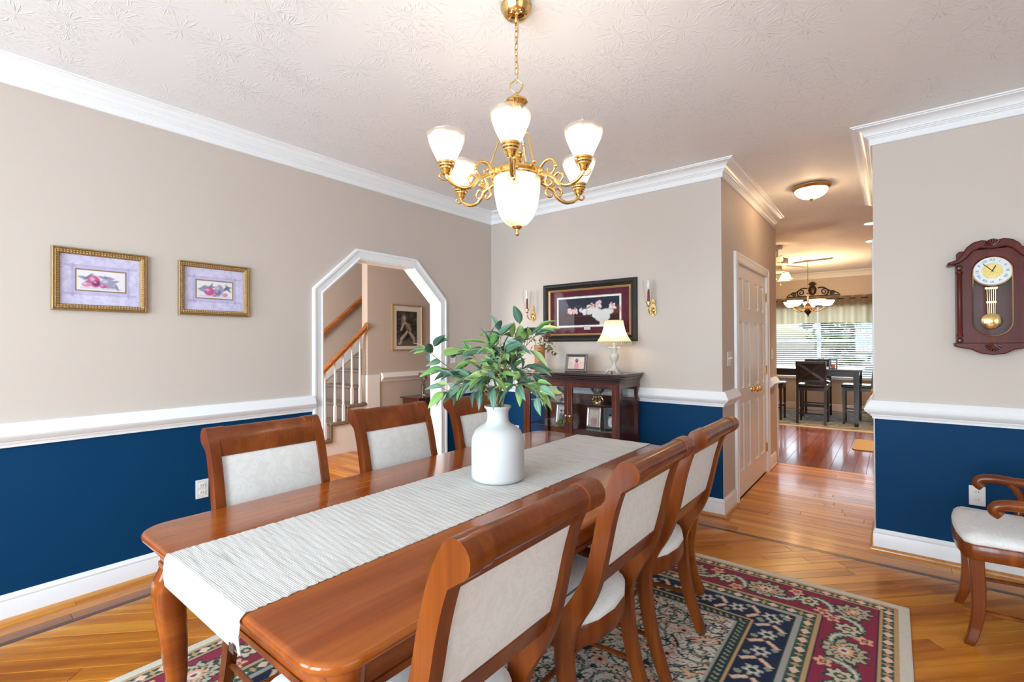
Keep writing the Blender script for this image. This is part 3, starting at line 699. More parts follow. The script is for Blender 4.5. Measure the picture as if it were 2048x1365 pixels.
prof = [(.040, .0, .022), (.044, .02, .027), (.036, .05, .022), (.010, .12, .021), (-.012, .24, .026), (-.006, .36, .033), (.004, .46, .039), (.010, .53, .042), (.006, .58, .041), (-.004, .615, .036), (-.008, .645, .033), (-.006, tz - .032, .038)]
def smoothp(pr, k=4): return [tuple(v) for v in catmull(pr, k)]
lg = None
for sx in (-1, 1):
    for sy in (-1, 1):
        if lg is None:
            q = MB(); rg = []
            for o, z, s_ in smoothp(prof):
                cx = o * .7; c8 = [(1, .55), (.55, 1), (-.55, 1), (-1, .55), (-1, -.55), (-.55, -1), (.55, -1), (1, -.55)]
                rg.append([(cx + a * s_, cx + b_ * s_, z) for a, b_ in c8])
            lg = q.rings(rg).build('leg', 'table_wood', t, smooth=50); l = lg
        else: l = dup(lg, t)
        l.location = (sx * (hx - .064), sy * (hy - .085), 0); l.scale = (sx, sy, 1)

# table runner: lies on the table, short drop at the near end
NXr, NYr = 62, 330
rx0, rx1 = 1.812, 2.292
ys = np.concatenate([np.full(14, TY0 - .004), np.linspace(TY0 + .002, TY1 - .012, NYr)])
zs_ = np.concatenate([TZ - np.linspace(.085, .006, 14), np.full(NYr, TZ + .0028)]); ys[:14] -= np.sin(np.linspace(0, 3, 14)) * .004
rs = np.random.RandomState(2); jl, jr = rs.uniform(-.004, .002, len(ys)), rs.uniform(-.002, .004, len(ys))
def runpos(k):
    vs_ = []
    for j in range(len(ys)):
        for i in range(NXr):
            u = i / (NXr - 1); x = rx0 + u * (rx1 - rx0) + (jl[j] if i == 0 else jr[j] if i == NXr - 1 else 0)
            vs_.append((x, ys[j], zs_[j] + (.0006 * math.sin(j * 1.9 + i * .35) if j > 15 else 0) + k))
    return vs_
top = runpos(0); n0 = len(top); fs = [(j * NXr + i, j * NXr + i + 1, (j + 1) * NXr + i + 1, (j + 1) * NXr + i) for j in range(len(ys) - 1) for i in range(NXr - 1)]
run = MB().add([(a - TCX, b_ - TCY, c - TZ) for a, b_, c in top], fs).build('table_runner', 'runner', smooth=60, loc=(TCX, TCY, TZ))
so = run.modifiers.new('cloth', 'SOLIDIFY'); so.thickness = .0022; so.offset = -1
tag(run, 'off-white ribbed woven runner along the dining table', 'table runner')
tg = box('care_tag', (rx1 - .036 - TCX, TY0 - .0125 - TCY, -.083), (rx1 - .012 - TCX, TY0 - .0105 - TCY, -.065), 'tag_brown', run)

# ------------------------------------------------------------------ dining chairs (local +y is the front)
def offset_outline(path, ws):
    P = [Vector(p) for p in path]; L, Rr = [], []
    for i in range(len(P)):
        a = P[max(i - 1, 0)]; b_ = P[min(i + 1, len(P) - 1)]; t_ = (b_ - a).normalized(); n_ = Vector((-t_.y, t_.x))
        L.append(P[i] + n_ * ws[i] / 2); Rr.append(P[i] - n_ * ws[i] / 2)
    return L, Rr
BK = [(-.262, 0), (-.238, .06), (-.205, .16), (-.183, .26), (-.172, .36), (-.170, .43), (-.192, .50), (-.238, .575), (-.272, .65), (-.296, .74), (-.316, .83), (-.340, .91), (-.366, .966)]
BW = [.034, .038, .043, .047, .050, .054, .062, .058, .052, .048, .047, .047, .046]
def back_at(z):
    for (a, za), (b_, zb) in zip(BK, BK[1:]):
        if za <= z <= zb: t_ = (z - za) / (zb - za); return a + (b_ - a) * t_
    return BK[-1][0]
def chair_parts(t, arms=False):
    pp = [tuple(v) for v in catmull(BK, 4)]; ww = [v[0] for v in catmull([(w_, 0) for w_ in BW], 4)]
    L, Rr = offset_outline(pp, ww)           # L is towards the back (-y), Rr to the front
    roll = arc(-.386, .972, .036, 20, 250, 12)
    out = [(p[0], max(p[1], 0)) for p in Rr[:-1]] + [(-.352, .985)] + roll + [(p[0], max(p[1], 0)) for p in L[::-1][3:]]
    for s_ in (-1, 1):
        x0, x1 = (.196, .232) if s_ > 0 else (-.232, -.196)
        MB().prism(out, 'x', x0, x1).build('rear_leg', 'chair_wood', t, bevel=.006)
    # rolled crest rail: a round bar and the curved board below it
    cr = [(-.320, .900), (-.326, .925), (-.334, .950), (-.346, .975), (-.358, .992)] + arc(-.386, .974, .031, 52, 282, 16) + [(-.374, .938), (-.366, .925), (-.356, .902)]
    MB().prism(cr, 'x', -.197, .197).build('crest_rail', 'chair_wood', t, smooth=32)
    for s_ in (-1, 1): MB().tube([(s_ * .160, -.386, .974), (s_ * .164, -.386, .974), (s_ * .192, -.386, .974), (s_ * .197, -.386, .974)], [.030, .0345, .0345, .034], 20).build('crest_collar', 'chair_wood', t, smooth=40)
    a0, a1 = back_at(.60), back_at(.665)
    MB().prism([(a0 - .016, .605), (a0 + .016, .598), (a1 + .016, .664), (a1 - .016, .668)], 'x', -.197, .197).build('back_rail', 'chair_wood', t, bevel=.004)
    # upholstered back panel, slightly domed on both faces
    N = 9; fr, bk = [], []
    for j in range(N):
        z = .662 + (.908 - .662) * j / (N - 1)
        for i in range(N):
            x = -.1965 + .393 * i / (N - 1); dome = (1 - (2 * i / (N - 1) - 1) ** 4) * (1 - (2 * j / (N - 1) - 1) ** 4)
            f = back_at(z); fr.append((x, f + .012 + .008 * dome, z)); bk.append((x, f - .010 - .004 * dome, z))
    q = [(j * N + i, j * N + i + 1, (j + 1) * N + i + 1, (j + 1) * N + i) for j in range(N - 1) for i in range(N - 1)]
    edge = [i for i in range(N)] + [j * N + N - 1 for j in range(1, N)] + [(N - 1) * N + i for i in range(N - 2, -1, -1)] + [j * N for j in range(N - 2, 0, -1)]
    k = N * N; MB().add(fr + bk, q + [tuple(i + k for i in f[::-1]) for f in q] + [(edge[i], edge[(i + 1) % len(edge)], edge[(i + 1) % len(edge)] + k, edge[i] + k) for i in range(len(edge))]).build('back_panel', 'damask', t, smooth=50)
    # seat: rounded at the back, wider at the front
    def plan(i, z):
        p = [(.0, -.232 + i), (.09, -.222 + i), (.165, -.19 + i * .8), (.205 - i, -.12), (.230 - i, .06), (.250 - i, .255), (.230 - i, .287 - i), (.12, .302 - i), (0, .306 - i)]
        p = p + [(-x, y) for x, y in p[1:-1][::-1]]
        return [(v.x, v.y, z) for v in (Vector((*c, 0)) for c in p)]
    MB().rings([plan(.004, .385), plan(.0, .392), plan(0, .448), plan(.003, .452)]).build('seat_frame', 'chair_wood', t, smooth=50)
    MB().rings([plan(.006, .450), plan(.0, .458), plan(.002, .474), plan(.014, .489), plan(.045, .499), plan(.10, .505)]).build('seat', 'damask', t, smooth=60)
    fl_ = [(.272, .0, .017), (.252, .06, .019), (.240, .14, .021), (.237, .24, .023), (.242, .33, .025), (.245, .392, .026)]
    for s_ in (-1, 1):
        rg = [[(s_ * (.208 + (.010 if z < .05 else 0)) + a * h, f + b_ * h, z) for a, b_ in ((-1, -1), (1, -1), (1, 1), (-1, 1))] for f, z, h in smoothp(fl_, 3)]
        MB().rings(rg).build('front_leg', 'chair_wood', t, bevel=.004)
        MB().tube([(s_ * .212, -.190, .165), (s_ * .206, .235, .150)], .010, 6).build('stretcher', 'chair_wood', t, smooth=50)
    MB().tube([(-.208, .0, .158), (.208, .0, .158)], .010, 6).build('stretcher', 'chair_wood', t, smooth=50)
    if arms:
        for s_ in (-1, 1):
            x = s_ * .252
            pa = [(s_ * .232, -.300, .690), (s_ * .250, -.20, .682), (x, -.08, .660), (x, .03, .645), (x, .12, .648), (x + s_ * .004, .175, .640), (x + s_ * .004, .190, .618), (x + s_ * .002, .172, .602)]
            MB().tube(catmull(pa, 5), [.017 + .007 * min(1, i / 20) for i in range(36)], 10).build('arm', 'chair_wood', t, smooth=50)
            sp = [(s_ * .236, .06, .42), (s_ * .250, .045, .50), (s_ * .254, .035, .56), (s_ * .250, .055, .61), (x, .085, .642)]
            MB().tube(catmull(sp, 5), .017, 8).build('arm_support', 'chair_wood', t, smooth=50)
ch = thing('dining_chair', (0, 0, ZR), '', 'chair', 0, 'side chairs around the dining table'); chair_parts(ch)
CHX = .385
spots = [(1, -1.865, 'cream-backed cherry side chair at the row end toward the hallway'), (1, -2.465, 'cream-backed cherry side chair in the middle of the row with its back to the clock'), (1, -3.125, 'cream-backed cherry side chair on the clock side with the lowest angle, next to the table end where the runner drops'),
         (0, -2.970, 'cream-backed cherry side chair in front of the wall outlet between table and navy wall'), (0, -2.320, 'cream-backed cherry side chair in front of the archway opening'), (0, -1.670, 'cream-backed cherry side chair in front of the archway casing, behind the white vase')]
spots[2] = (1, -3.125, 'cream-backed cherry side chair on the clock side, beside the table end where the runner drops')
for i, (sd, y, lb) in enumerate(spots):
    o = ch if i == 0 else copy_tree(ch)
    o['label'] = lb
    o.location = (2.82 - CHX, y, ZR) if sd else (1.29 + CHX, y, ZR); o.rotation_euler = (0, 0, R(90 if sd else -90))
ac = thing('armchair', (3.918, -.765, 0), 'cherry armchair with scrolled arms and cream seat against the clock wall', 'chair', R(90)); chair_parts(ac, True)

# ------------------------------------------------------------------ vase and leafy branches
VX, VY = 2.062, -2.345
vz = TZ + .0048
VP = [(.004, 0), (.100, 0), (.110, .006), (.1135, .020), (.1135, .150), (.110, .180), (.098, .207), (.076, .225), (.056, .236), (.048, .248), (.045, .268), (.046, .288), (.052, .300), (.058, .306), (.058, .311), (.053, .313), (.046, .306), (.040, .290), (.039, .26), (.06, .22), (.09, .15), (.09, .03), (.004, .02)]
vase = MB().lathe(VP, 48).build('bottle_vase', 'vase_white', smooth=50, loc=(VX, VY, vz)); tag(vase, 'matte white ceramic bottle vase standing on the table runner', 'vase')
def leafmesh(L, W_, bend, fold, cup=0.0):
    n = 8; vs_ = []; fs = []
    for i in range(n + 1):
        t_ = i / n; wd = W_ * (math.sin(math.pi * t_ ** .8) ** .85) * (1 - .25 * t_) + .0006; y = L * t_; z = -bend * t_ * t_ * L
        vs_ += [(-wd, y, z + fold * wd), (-wd * .5, y, z + fold * wd * .35), (0, y, z), (wd * .5, y, z + fold * wd * .35), (wd, y, z + fold * wd)]
    for i in range(n):
        for k in range(4): a = i * 5 + k; fs.append((a, a + 1, a + 6, a + 5))
    return MB().add(vs_, fs)
bt = thing('leafy_branches', (VX, VY, vz + .03), 'tall artificial branches with long green leaves spilling from the white vase', 'plant')
base = Vector((VX, VY, vz + .03))
leaf_src = [leafmesh(L, W_, bd, fo).build('leaf', 'leaf', bt, smooth=80) for L, W_, bd, fo in ((.100, .0225, .25, .45), (.086, .0205, .45, .3), (.112, .0215, .15, .5), (.074, .0190, .6, .25))]
for o in leaf_src: so = o.modifiers.new('blade', 'SOLIDIFY'); so.thickness = .0006
D0 = 2.045
# tip pixels of the sprays, with their distance in front of or behind the vase; the last number counts leaves
SPR = [((962, 765), (912, 745), (852, 700), .02, 14), ((958, 775), (930, 770), (895, 785), -.06, 8), ((975, 765), (962, 735), (945, 710), .07, 11), ((985, 745), (982, 715), (978, 690), .02, 10),
       ((1000, 745), (1002, 705), (1000, 672), -.05, 10), ((1010, 740), (1025, 690), (1045, 665), .03, 13), ((1015, 740), (1045, 700), (1075, 668), -.04, 14), ((1012, 760), (1040, 745), (1066, 752), .06, 12), ((1020, 775), (1045, 770), (1078, 785), -.08, 13),
       ((990, 770), (985, 755), (965, 755), -.12, 10), ((1005, 765), (1010, 745), (1018, 728), .10, 10), ((980, 780), (950, 775), (925, 760), .10, 9)]
rg = random.Random(11); used = set()
def put_leaf(p, dirv, roll, sc):
    k = rg.randrange(4); src = leaf_src[k]
    y = dirv.normalized(); x = y.cross(Vector((0, 0, 1)));
    if x.length < .05: x = Vector((1, 0, 0))
    x.normalize(); z = x.cross(y)
    x2 = x * math.cos(roll) + z * math.sin(roll); z2 = x2.cross(y)
    m4 = Matrix.Identity(4)
    for i in range(3): m4[i][0] = x2[i] * sc; m4[i][1] = y[i] * sc; m4[i][2] = z2[i] * sc; m4[i][3] = p[i]
    o = src if k not in used else dup(src, bt); used.add(k); o.matrix_local = m4
for si, (p1, p2, p3, dd, nl) in enumerate(SPR):
    A = at_depth(*p1, D0 + dd * .5) - base; B = at_depth(*p2, D0 + dd) - base; T = at_depth(*p3, D0 + dd * 1.3) - base
    an = rg.uniform(0, 6.28); r0 = .020
    path = catmull([(r0 * math.cos(an) * .6, r0 * math.sin(an) * .6, .0), (r0 * math.cos(an), r0 * math.sin(an), .27), A, B, T], 8)
    nn = len(path); MB().tube(path, [.0034 - .0020 * i / nn for i in range(nn)], 6).build('stem', 'twig' if si % 3 else 'stem_green', bt, smooth=60)
    nl = int(nl * 1.45)
    for j in range(nl):
        f = .46 + .54 * (j + .7) / nl; q = path[min(int(f * (nn - 1)), nn - 2)]; q2 = path[min(int(f * (nn - 1)) + 1, nn - 1)]
        tan_ = (q2 - q).normalized(); side = Vector((rg.uniform(-1, 1), rg.uniform(-1, 1), rg.uniform(-.75, .75))).normalized()
        dv = (tan_ * rg.uniform(.15, .9) + side * rg.uniform(.6, 1.1)); tw = dv.normalized() * rg.uniform(.015, .05) + Vector((0, 0, .008))
        tp = q + tw
        MB().tube([q, q + tw * .6, tp], .0012, 4).build('twig', 'twig', bt)
        put_leaf(tp, dv + Vector((0, 0, rg.uniform(-.5, .15))), rg.uniform(-1.0, 1.0), rg.uniform(.72, 1.08))
    for j in range(3):
        put_leaf(Vector(path[-1]), (Vector(path[-1]) - Vector(path[-6])).normalized() + Vector((rg.uniform(-.6, .6), rg.uniform(-.6, .6), rg.uniform(-.6, .6))), rg.uniform(-1, 1), rg.uniform(.7, .95))

# ------------------------------------------------------------------ lamps
def point(name, loc, power, col, r=.02, parent=None):
    l = bpy.data.lights.new(name, 'POINT'); l.energy = power; l.color = col; l.shadow_soft_size = r
    o = bpy.data.objects.new(name, l); C.objects.link(o); o.location = loc
    if parent is not None: o.parent = parent
    return o
WARM = (1, .88, .73)
# chandelier
CX, CY = 2.185, -2.362
cz = 1.80
c = thing('chandelier', (CX, CY, ZC), 'polished brass chandelier with six etched glass shades hanging over the dining table', 'chandelier')
z_ = lambda z: z - ZC - (.026 if z < 2.46 else .026 * max(0, (2.69 - z) / .23))
MB().lathe([(.001, 0), (.060, 0), (.064, -.006), (.064, -.016), (.058, -.024), (.054, -.036), (.046, -.046), (.034, -.052), (.012, -.054), (.001, -.054)], 32).build('canopy', 'brass', c, smooth=35)
MB().tube([(0, 0, -.052), (0, 0, -.075)], .005, 8).build('canopy_loop', 'brass', c, smooth=40)
link = None; k = 0; zt = z_(2.672)
while zt > z_(2.475):
    if link is None: link = MB().tube([(.0072 * math.cos(a), 0, .015 * math.sin(a)) for a in (2 * math.pi * i / 14 for i in range(14))], .0020, 6, closed=True).build('chain_link', 'brass', c, smooth=50); o = link
    else: o = dup(link, c)
    o.location = (0, 0, zt); o.rotation_euler = (0, 0, R(90) * (k % 2)); zt -= .0255; k += 1
MB().tube(catmull([(.004, 0, z_(2.69)), (.008, .003, z_(2.63)), (-.006, -.002, z_(2.57)), (.006, .004, z_(2.50)), (0, 0, z_(2.44))], 6), .0022, 6).build('lamp_cord', 'brass_soft', c, smooth=50)
lp = [(0, 0, z_(2.458)), (.010, 0, z_(2.452)), (.026, 0, z_(2.438)), (.020, 0, z_(2.418)), (.010, 0, z_(2.406)), (0, 0, z_(2.400)), (-.010, 0, z_(2.406)), (-.020, 0, z_(2.418)), (-.026, 0, z_(2.438)), (-.010, 0, z_(2.452))]
lo_ = MB().tube(catmull(lp, 3, True), .0032, 8, closed=True).build('hanging_loop', 'brass', c, smooth=50); lo_.rotation_euler = (0, 0, R(38))
MB().lathe([(.004, z_(2.405)), (.009, z_(2.400)), (.011, z_(2.385)), (.024, z_(2.380)), (.044, z_(2.370)), (.046, z_(2.362)), (.038, z_(2.354)), (.024, z_(2.340)), (.016, z_(2.328)), (.004, z_(2.322))], 28, wob=lambda a, z: .05 * math.cos(a * 10) if z < z_(2.375) else 0).build('crown_cup', 'brass', c, smooth=50)
for k in range(3):
    a = R(-52.2 + 35 + 120 * k); d_ = Vector((math.cos(a), math.sin(a), 0))
    p0 = d_ * .020 + Vector((0, 0, z_(2.345))); p1 = d_ * .118 + Vector((0, 0, z_(2.082))); pm = p0.lerp(p1, .5)
    rd = MB().tube([p0, p1], .0042, 8)
    rd.sph(pm, .0085, 10, 6).sph(p1, .010, 10, 6).build('support_rod', 'brass', c, smooth=50)
MB().lathe([(.004, z_(2.175)), (.010, z_(2.172)), (.022, z_(2.160)), (.030, z_(2.148)), (.026, z_(2.136)), (.014, z_(2.126)), (.018, z_(2.116)), (.040, z_(2.108)), (.070, z_(2.096)), (.094, z_(2.080)), (.112, z_(2.072)), (.116, z_(2.062)), (.110, z_(2.052)), (.100, z_(2.050)), (.098, z_(2.046)), (.05, z_(2.06)), (.004, z_(2.065))], 40).build('body', 'brass', c, smooth=40)
bw = [(.096, 2.050), (.097, 2.036), (.095, 2.005), (.090, 1.965), (.081, 1.925), (.066, 1.888), (.045, 1.862), (.022, 1.850), (.006, 1.848)]
so = MB().lathe([(r, z_(z)) for r, z in bw], 40, caps=False).build('bowl_shade', 'alabaster', c, smooth=60); q = so.modifiers.new('t', 'SOLIDIFY'); q.thickness = .003
MB().lathe([(.002, z_(1.856)), (.022, z_(1.850)), (.019, z_(1.843)), (.008, z_(1.838)), (.006, z_(1.828)), (.009, z_(1.822)), (.007, z_(1.815)), (.001, z_(1.810))], 18).build('finial', 'brass', c, smooth=45)
bb = MB().lathe([(.004, z_(1.985)), (.020, z_(1.975)), (.026, z_(1.955)), (.020, z_(1.930)), (.004, z_(1.920))], 14).build('bulb', 'bulb', c, smooth=60)
point('chandelier_bowl_light', (0, 0, z_(1.975)), P_BOWL, WARM, .03, c)
def armgeo():
    m_ = MB()
    # S-scroll arm in local xz, +x outward from the body
    p = [(.108, 2.066), (.135, 2.092), (.168, 2.090), (.180, 2.062), (.166, 2.038), (.146, 2.044), (.146, 2.060)]
    m_.tube(catmull([(x, 0, z_(z)) for x, z in p], 5), [.0075 - .003 * i / 30 for i in range(31)], 8)
    p = [(.108, 2.050), (.140, 2.036), (.172, 2.022), (.196, 1.992), (.232, 1.978), (.270, 1.986), (.296, 2.006), (.302, 2.022)]
    m_.tube(catmull([(x, 0, z_(z)) for x, z in p], 5), .0078, 8)
    p = [(.172, 2.022), (.196, 2.034), (.214, 2.018), (.206, 2.000), (.194, 2.006)]
    m_.tube(catmull([(x, 0, z_(z)) for x, z in p], 5), [.0065 - .003 * i / 20 for i in range(21)], 8)
    p = [(.146, 2.036), (.136, 2.010), (.150, 1.992), (.166, 1.998), (.160, 2.010)]
    m_.tube(catmull([(x, 0, z_(z)) for x, z in p], 5), [.0065 - .003 * i / 20 for i in range(21)], 8)
    p = [(.296, 2.004), (.318, 2.000), (.330, 2.012), (.324, 2.020)]
    m_.tube(catmull([(x, 0, z_(z)) for x, z in p], 5), .0045, 8)
    m_.sph((.112, 0, z_(2.056)), .016, 10, 6).sph((.180, 0, z_(2.062)), .010, 8, 5)
    return m_
arm_o = armgeo().build('arm', 'brass', c, smooth=50)
cup_o = MB().lathe([(.003, z_(2.018)), (.014, z_(2.020)), (.020, z_(2.028)), (.022, z_(2.036)), (.026, z_(2.040)), (.026, z_(2.046)), (.031, z_(2.050)), (.031, z_(2.056)), (.034, z_(2.060)), (.034, z_(2.068)), (.030, z_(2.069)), (.003, z_(2.062))], 24, (.302, 0, 0)).build('shade_cup', 'brass', c, smooth=35)
sh = [(.028, 2.062), (.034, 2.072), (.044, 2.092), (.056, 2.118), (.066, 2.142), (.072, 2.162), (.0735, 2.172), (.071, 2.1775)]
sh_o = MB().lathe([(r, z_(z)) for r, z in sh], 48, (0, 0, 0), caps=False, wob=lambda a, z: (.035 * math.cos(a * 10)) if z > z_(2.165) else (.012 * math.cos(a * 10) if z > z_(2.13) else 0)).build('glass_shade', 'lamp_glass', c, smooth=70)
q = sh_o.modifiers.new('t', 'SOLIDIFY'); q.thickness = .0025
bl_o = MB().lathe([(.006, z_(2.062)), (.012, z_(2.080)), (.019, z_(2.100)), (.021, z_(2.114)), (.016, z_(2.130)), (.003, z_(2.138))], 14).build('bulb', 'bulb', c, smooth=60)
for k in range(6):
    a = R(-52.2 - 4 + 60 * k); d_ = Vector((math.cos(a), math.sin(a), 0)) * .302
    for src in (arm_o, cup_o, sh_o, bl_o):
        o = src if k == 0 else dup(src, c)
        o.rotation_euler = (0, 0, a); o.location = (0, 0, 0)
        if src in (sh_o, bl_o): o.location = d_
    point('chandelier_light', d_ + Vector((0, 0, z_(2.118))), P_CHAND, WARM, .02, c)

# wall sconces
def sconce(x, z, label):
    s = thing('wall_sconce', (x, 0, z), label, 'sconce', 0, 'brass candle sconces beside the flower picture')
    pl = [(0, -.070), (.018, -.062), (.027, -.035), (.026, .0), (.016, .025), (.010, .038), (.017, .052), (.013, .066), (.005, .074), (0, .088)]
    pl = pl + [(-a, b_) for a, b_ in pl[1:-1][::-1]]
    MB().prism(pl, 'y', -.012, 0).sph((0, -.012, -.018), .020, 12, 6, 0, (1, .5, 1.2)).sph((0, -.012, .045), .010, 10, 6).build('back_plate', 'brass', s, bevel=.003)
    MB().tube(catmull([(0, -.012, -.03), (0, -.04, -.052), (0, -.075, -.050), (0, -.100, -.025), (0, -.108, .008)], 6), .0055, 8).build('arm', 'brass', s, smooth=50)
    MB().tube(catmull([(0, -.03, -.04), (0, -.05, -.015), (0, -.036, .004), (0, -.024, -.008)], 5), .004, 8).build('scroll', 'brass', s, smooth=50)
    MB().lathe([(.003, .004), (.012, .006), (.016, .012), (.012, .020), (.013, .030), (.021, .034), (.021, .046), (.018, .047), (.003, .044)], 18, (0, -.108, 0)).build('candle_cup', 'brass', s, smooth=35)
    MB().lathe([(.0035, .04), (.0105, .042), (.0095, .10), (.0075, .148), (.004, .152), (.001, .153)], 14, (0, -.108, 0)).build('candle', 'candle_red', s, smooth=40)
    MB().lathe([(.002, .150), (.009, .160), (.0115, .180), (.009, .205), (.003, .222), (.001, .226)], 14, (0, -.108, 0)).build('bulb', 'bulb_glint_white', s, smooth=60)
    q = MB().lathe([(.021, .040), (.026, .060), (.036, .095), (.043, .135), (.046, .180), (.047, .230)], 32, (0, -.108, 0), caps=False).build('glass_hurricane', 'hurricane_glass', s, smooth=70)
    return s
sconce(1.812, 1.640, 'brass candle sconce on the hallway side of the flower picture'); sconce(.560, 1.640, 'brass candle sconce on the archway side of the flower picture, above the leafy branches')

# ------------------------------------------------------------------ framed pictures
def frame(t, w_, h, prof, mat, name='frame', mp=None):
    """mitred moulding around a w x h sight opening, centred; profile (outward offset, depth)"""
    path = [(-w_ / 2, -h / 2), (-w_ / 2, h / 2), (w_ / 2, h / 2), (w_ / 2, -h / 2)]
    return MB().sweep([(-o, d) for o, d in prof], path, mp or (lambda a, b_, d: (a, -d, b_)), closed=True).build(name, mat, t, smooth=25)
def sheet(t, name, w_, h, y, fn, mat='print', res=.003, off=(0, 0)):
    nx, ny = max(2, int(w_ / res)), max(2, int(h / res))
    return canvas(name, nx, ny, lambda U, V: (off[0] + (U - .5) * w_, y + 0 * U, off[1] + (V - .5) * h), lambda U, V: fn((U - .5) * w_, (V - .5) * h), mat, t)
def pane(t, w_, h, y, mat='clear_glass'):
    return box('glass', (-w_ / 2, y - .0012, -h / 2), (w_ / 2, y, h / 2), mat, t)
GOLD_P = [(0, .004), (.003, .010), (.006, .014), (.018, .020), (.024, .016), (.028, .022), (.034, .018), (.035, 0), (0, 0)]
LAV, LAV2, VIO = np.array(lin('d3cbe6')), np.array(lin('bfb6dc')), np.array(lin('8d7fb8'))
def fruit(seed):
    def fn(X, Y):
        a = Art(X, Y, LAV); a.noise(.22, seed, .012).noise(.12, seed + 3, .03)
        for s_ in (-1, 1): a.line(s_ * .118, -.085, s_ * .118, .085, .006, VIO, .35); a.line(-.15, s_ * .075, .15, s_ * .075, .006, VIO, .35)
        a.rect(-.116, -.066, .116, .066, LAV2); a.rect(-.109, -.060, .109, .060, np.array(lin('8a7348'))); a.rect(-.104, -.055, .104, .055, np.array(lin('c9b48a'))); a.rect(-.101, -.052, .101, .052, np.array(lin('ece6ec')))
        rg = random.Random(seed)
        for i in range(16): a.ell(rg.uniform(-.08, .08), rg.uniform(-.03, .022), .022, .007, np.array(lin('6b6f8f')), rg.uniform(-1.2, 1.2), .3, .75)
        pk, dk, bl = np.array(lin('c65f92')), np.array(lin('8e3f6d')), np.array(lin('a39db8'))
        if seed == 1: L = [(-.030, -.004, .026, .034, pk, .4), (-.022, -.014, .016, .016, dk, 0), (.026, -.010, .030, .026, bl, 0), (-.062, -.024, .020, .013, np.array(lin('d890b0')), 0), (.008, -.028, .016, .010, pk, 0)]
        else: L = [(-.032, -.012, .030, .026, pk, 0), (.024, -.002, .024, .036, bl, -.2), (.018, -.016, .016, .018, np.array(lin('7f7ba5')), 0), (-.002, -.034, .014, .010, np.array(lin('c47a9d')), 0), (.058, -.028, .017, .012, np.array(lin('d890b0')), 0)]
        for q in L: a.ell(*q[:4], q[4], q[5], .15); a.ell(q[0] - q[2] * .35, q[1] + q[3] * .35, q[2] * .35, q[3] * .3, np.array((.9, .8, .88)), q[5], .6, .5)
        a.line(-.085, -.042, .085, -.042, .004, VIO, .3)
        return a.c
    return fn
def carve(t, w_, h):
    m_ = MB(); st = .0125; o = .014
    for s_ in (-1, 1):
        for k in range(int((w_ + .03) / st)):
            x = -(w_ + .03) / 2 + (k + .5) * (w_ + .03) / int((w_ + .03) / st)
            for e, a in ((-.004, .6), (.005, -.6)):
                c_, q_ = math.cos(a), math.sin(a); z0 = s_ * (h / 2 + o) + e
                m_.tube([(x - .0045 * c_, -.0185, z0 - .0045 * q_), (x, -.0215, z0), (x + .0045 * c_, -.0185, z0 + .0045 * q_)], [.0009, .0024, .0009], 5)
        for k in range(int(h / st)):
            z = -h / 2 + (k + .5) * h / int(h / st)
            for e, a in ((-.004, .6), (.005, -.6)):
                c_, q_ = math.cos(a), math.sin(a); x0 = s_ * (w_ / 2 + o) + e
                m_.tube([(x0 - .0045 * q_, -.0185, z - .0045 * c_), (x0, -.0215, z), (x0 + .0045 * q_, -.0185, z + .0045 * c_)], [.0009, .0024, .0009], 5)
    return m_.build('carved_leaf_band', 'gilt_flat', t, smooth=60)
for seed, y, lb in ((1, -3.260, 'gilt-framed lavender print of a pear and apple, farther from the archway'), (2, -2.700, 'gilt-framed lavender print of a melon and tall pear, nearer the archway')):
    t = thing('framed_print', (.002, y, 1.695), lb, 'picture', R(90), 'pair of gilt-framed fruit prints')
    frame(t, .336, .262, GOLD_P, 'gilt'); carve(t, .336, .262)
    sheet(t, 'print', .336, .262, -.003, fruit(seed), res=.0024); pane(t, .334, .260, -.0062)
# big picture over the cabinet
t = thing('framed_picture', (1.182, -.002, 1.640), 'wide dark-framed still life of pink flowers and lace with burgundy mat, above the cabinet', 'picture')
BP = [(0, .006), (.004, .014), (.010, .012), (.016, .018), (.020, .016), (.030, .026), (.044, .030), (.056, .024), (.060, .010), (.060, 0), (0, 0)]
W_, H_ = .822, .402
frame(t, W_ + .034, H_ + .034, BP, 'frame_black')
frame(t, W_, H_, [(0, .006), (.004, .011), (.010, .015), (.015, .011), (.018, .012), (.018, .002), (0, .002)], 'gilt_flat', 'gilt_slip')
bd = MB(); n = 60
def beads(w_, h, st):
    p = []
    for s_ in (-1, 1):
        x = -w_ / 2
        while x <= w_ / 2: p.append((x, s_ * h / 2)); x += st
        z = -h / 2 + st
        while z <= h / 2 - st: p.append((s_ * w_ / 2, z)); z += st
    return p
for x, z in beads(W_ + .026, H_ + .026, .016): bd.sph((x, -.016, z), .0045, 6, 4)
bd.build('beading', 'gilt_flat', t, smooth=60)
BURG = np.array(lin('5a2030'))
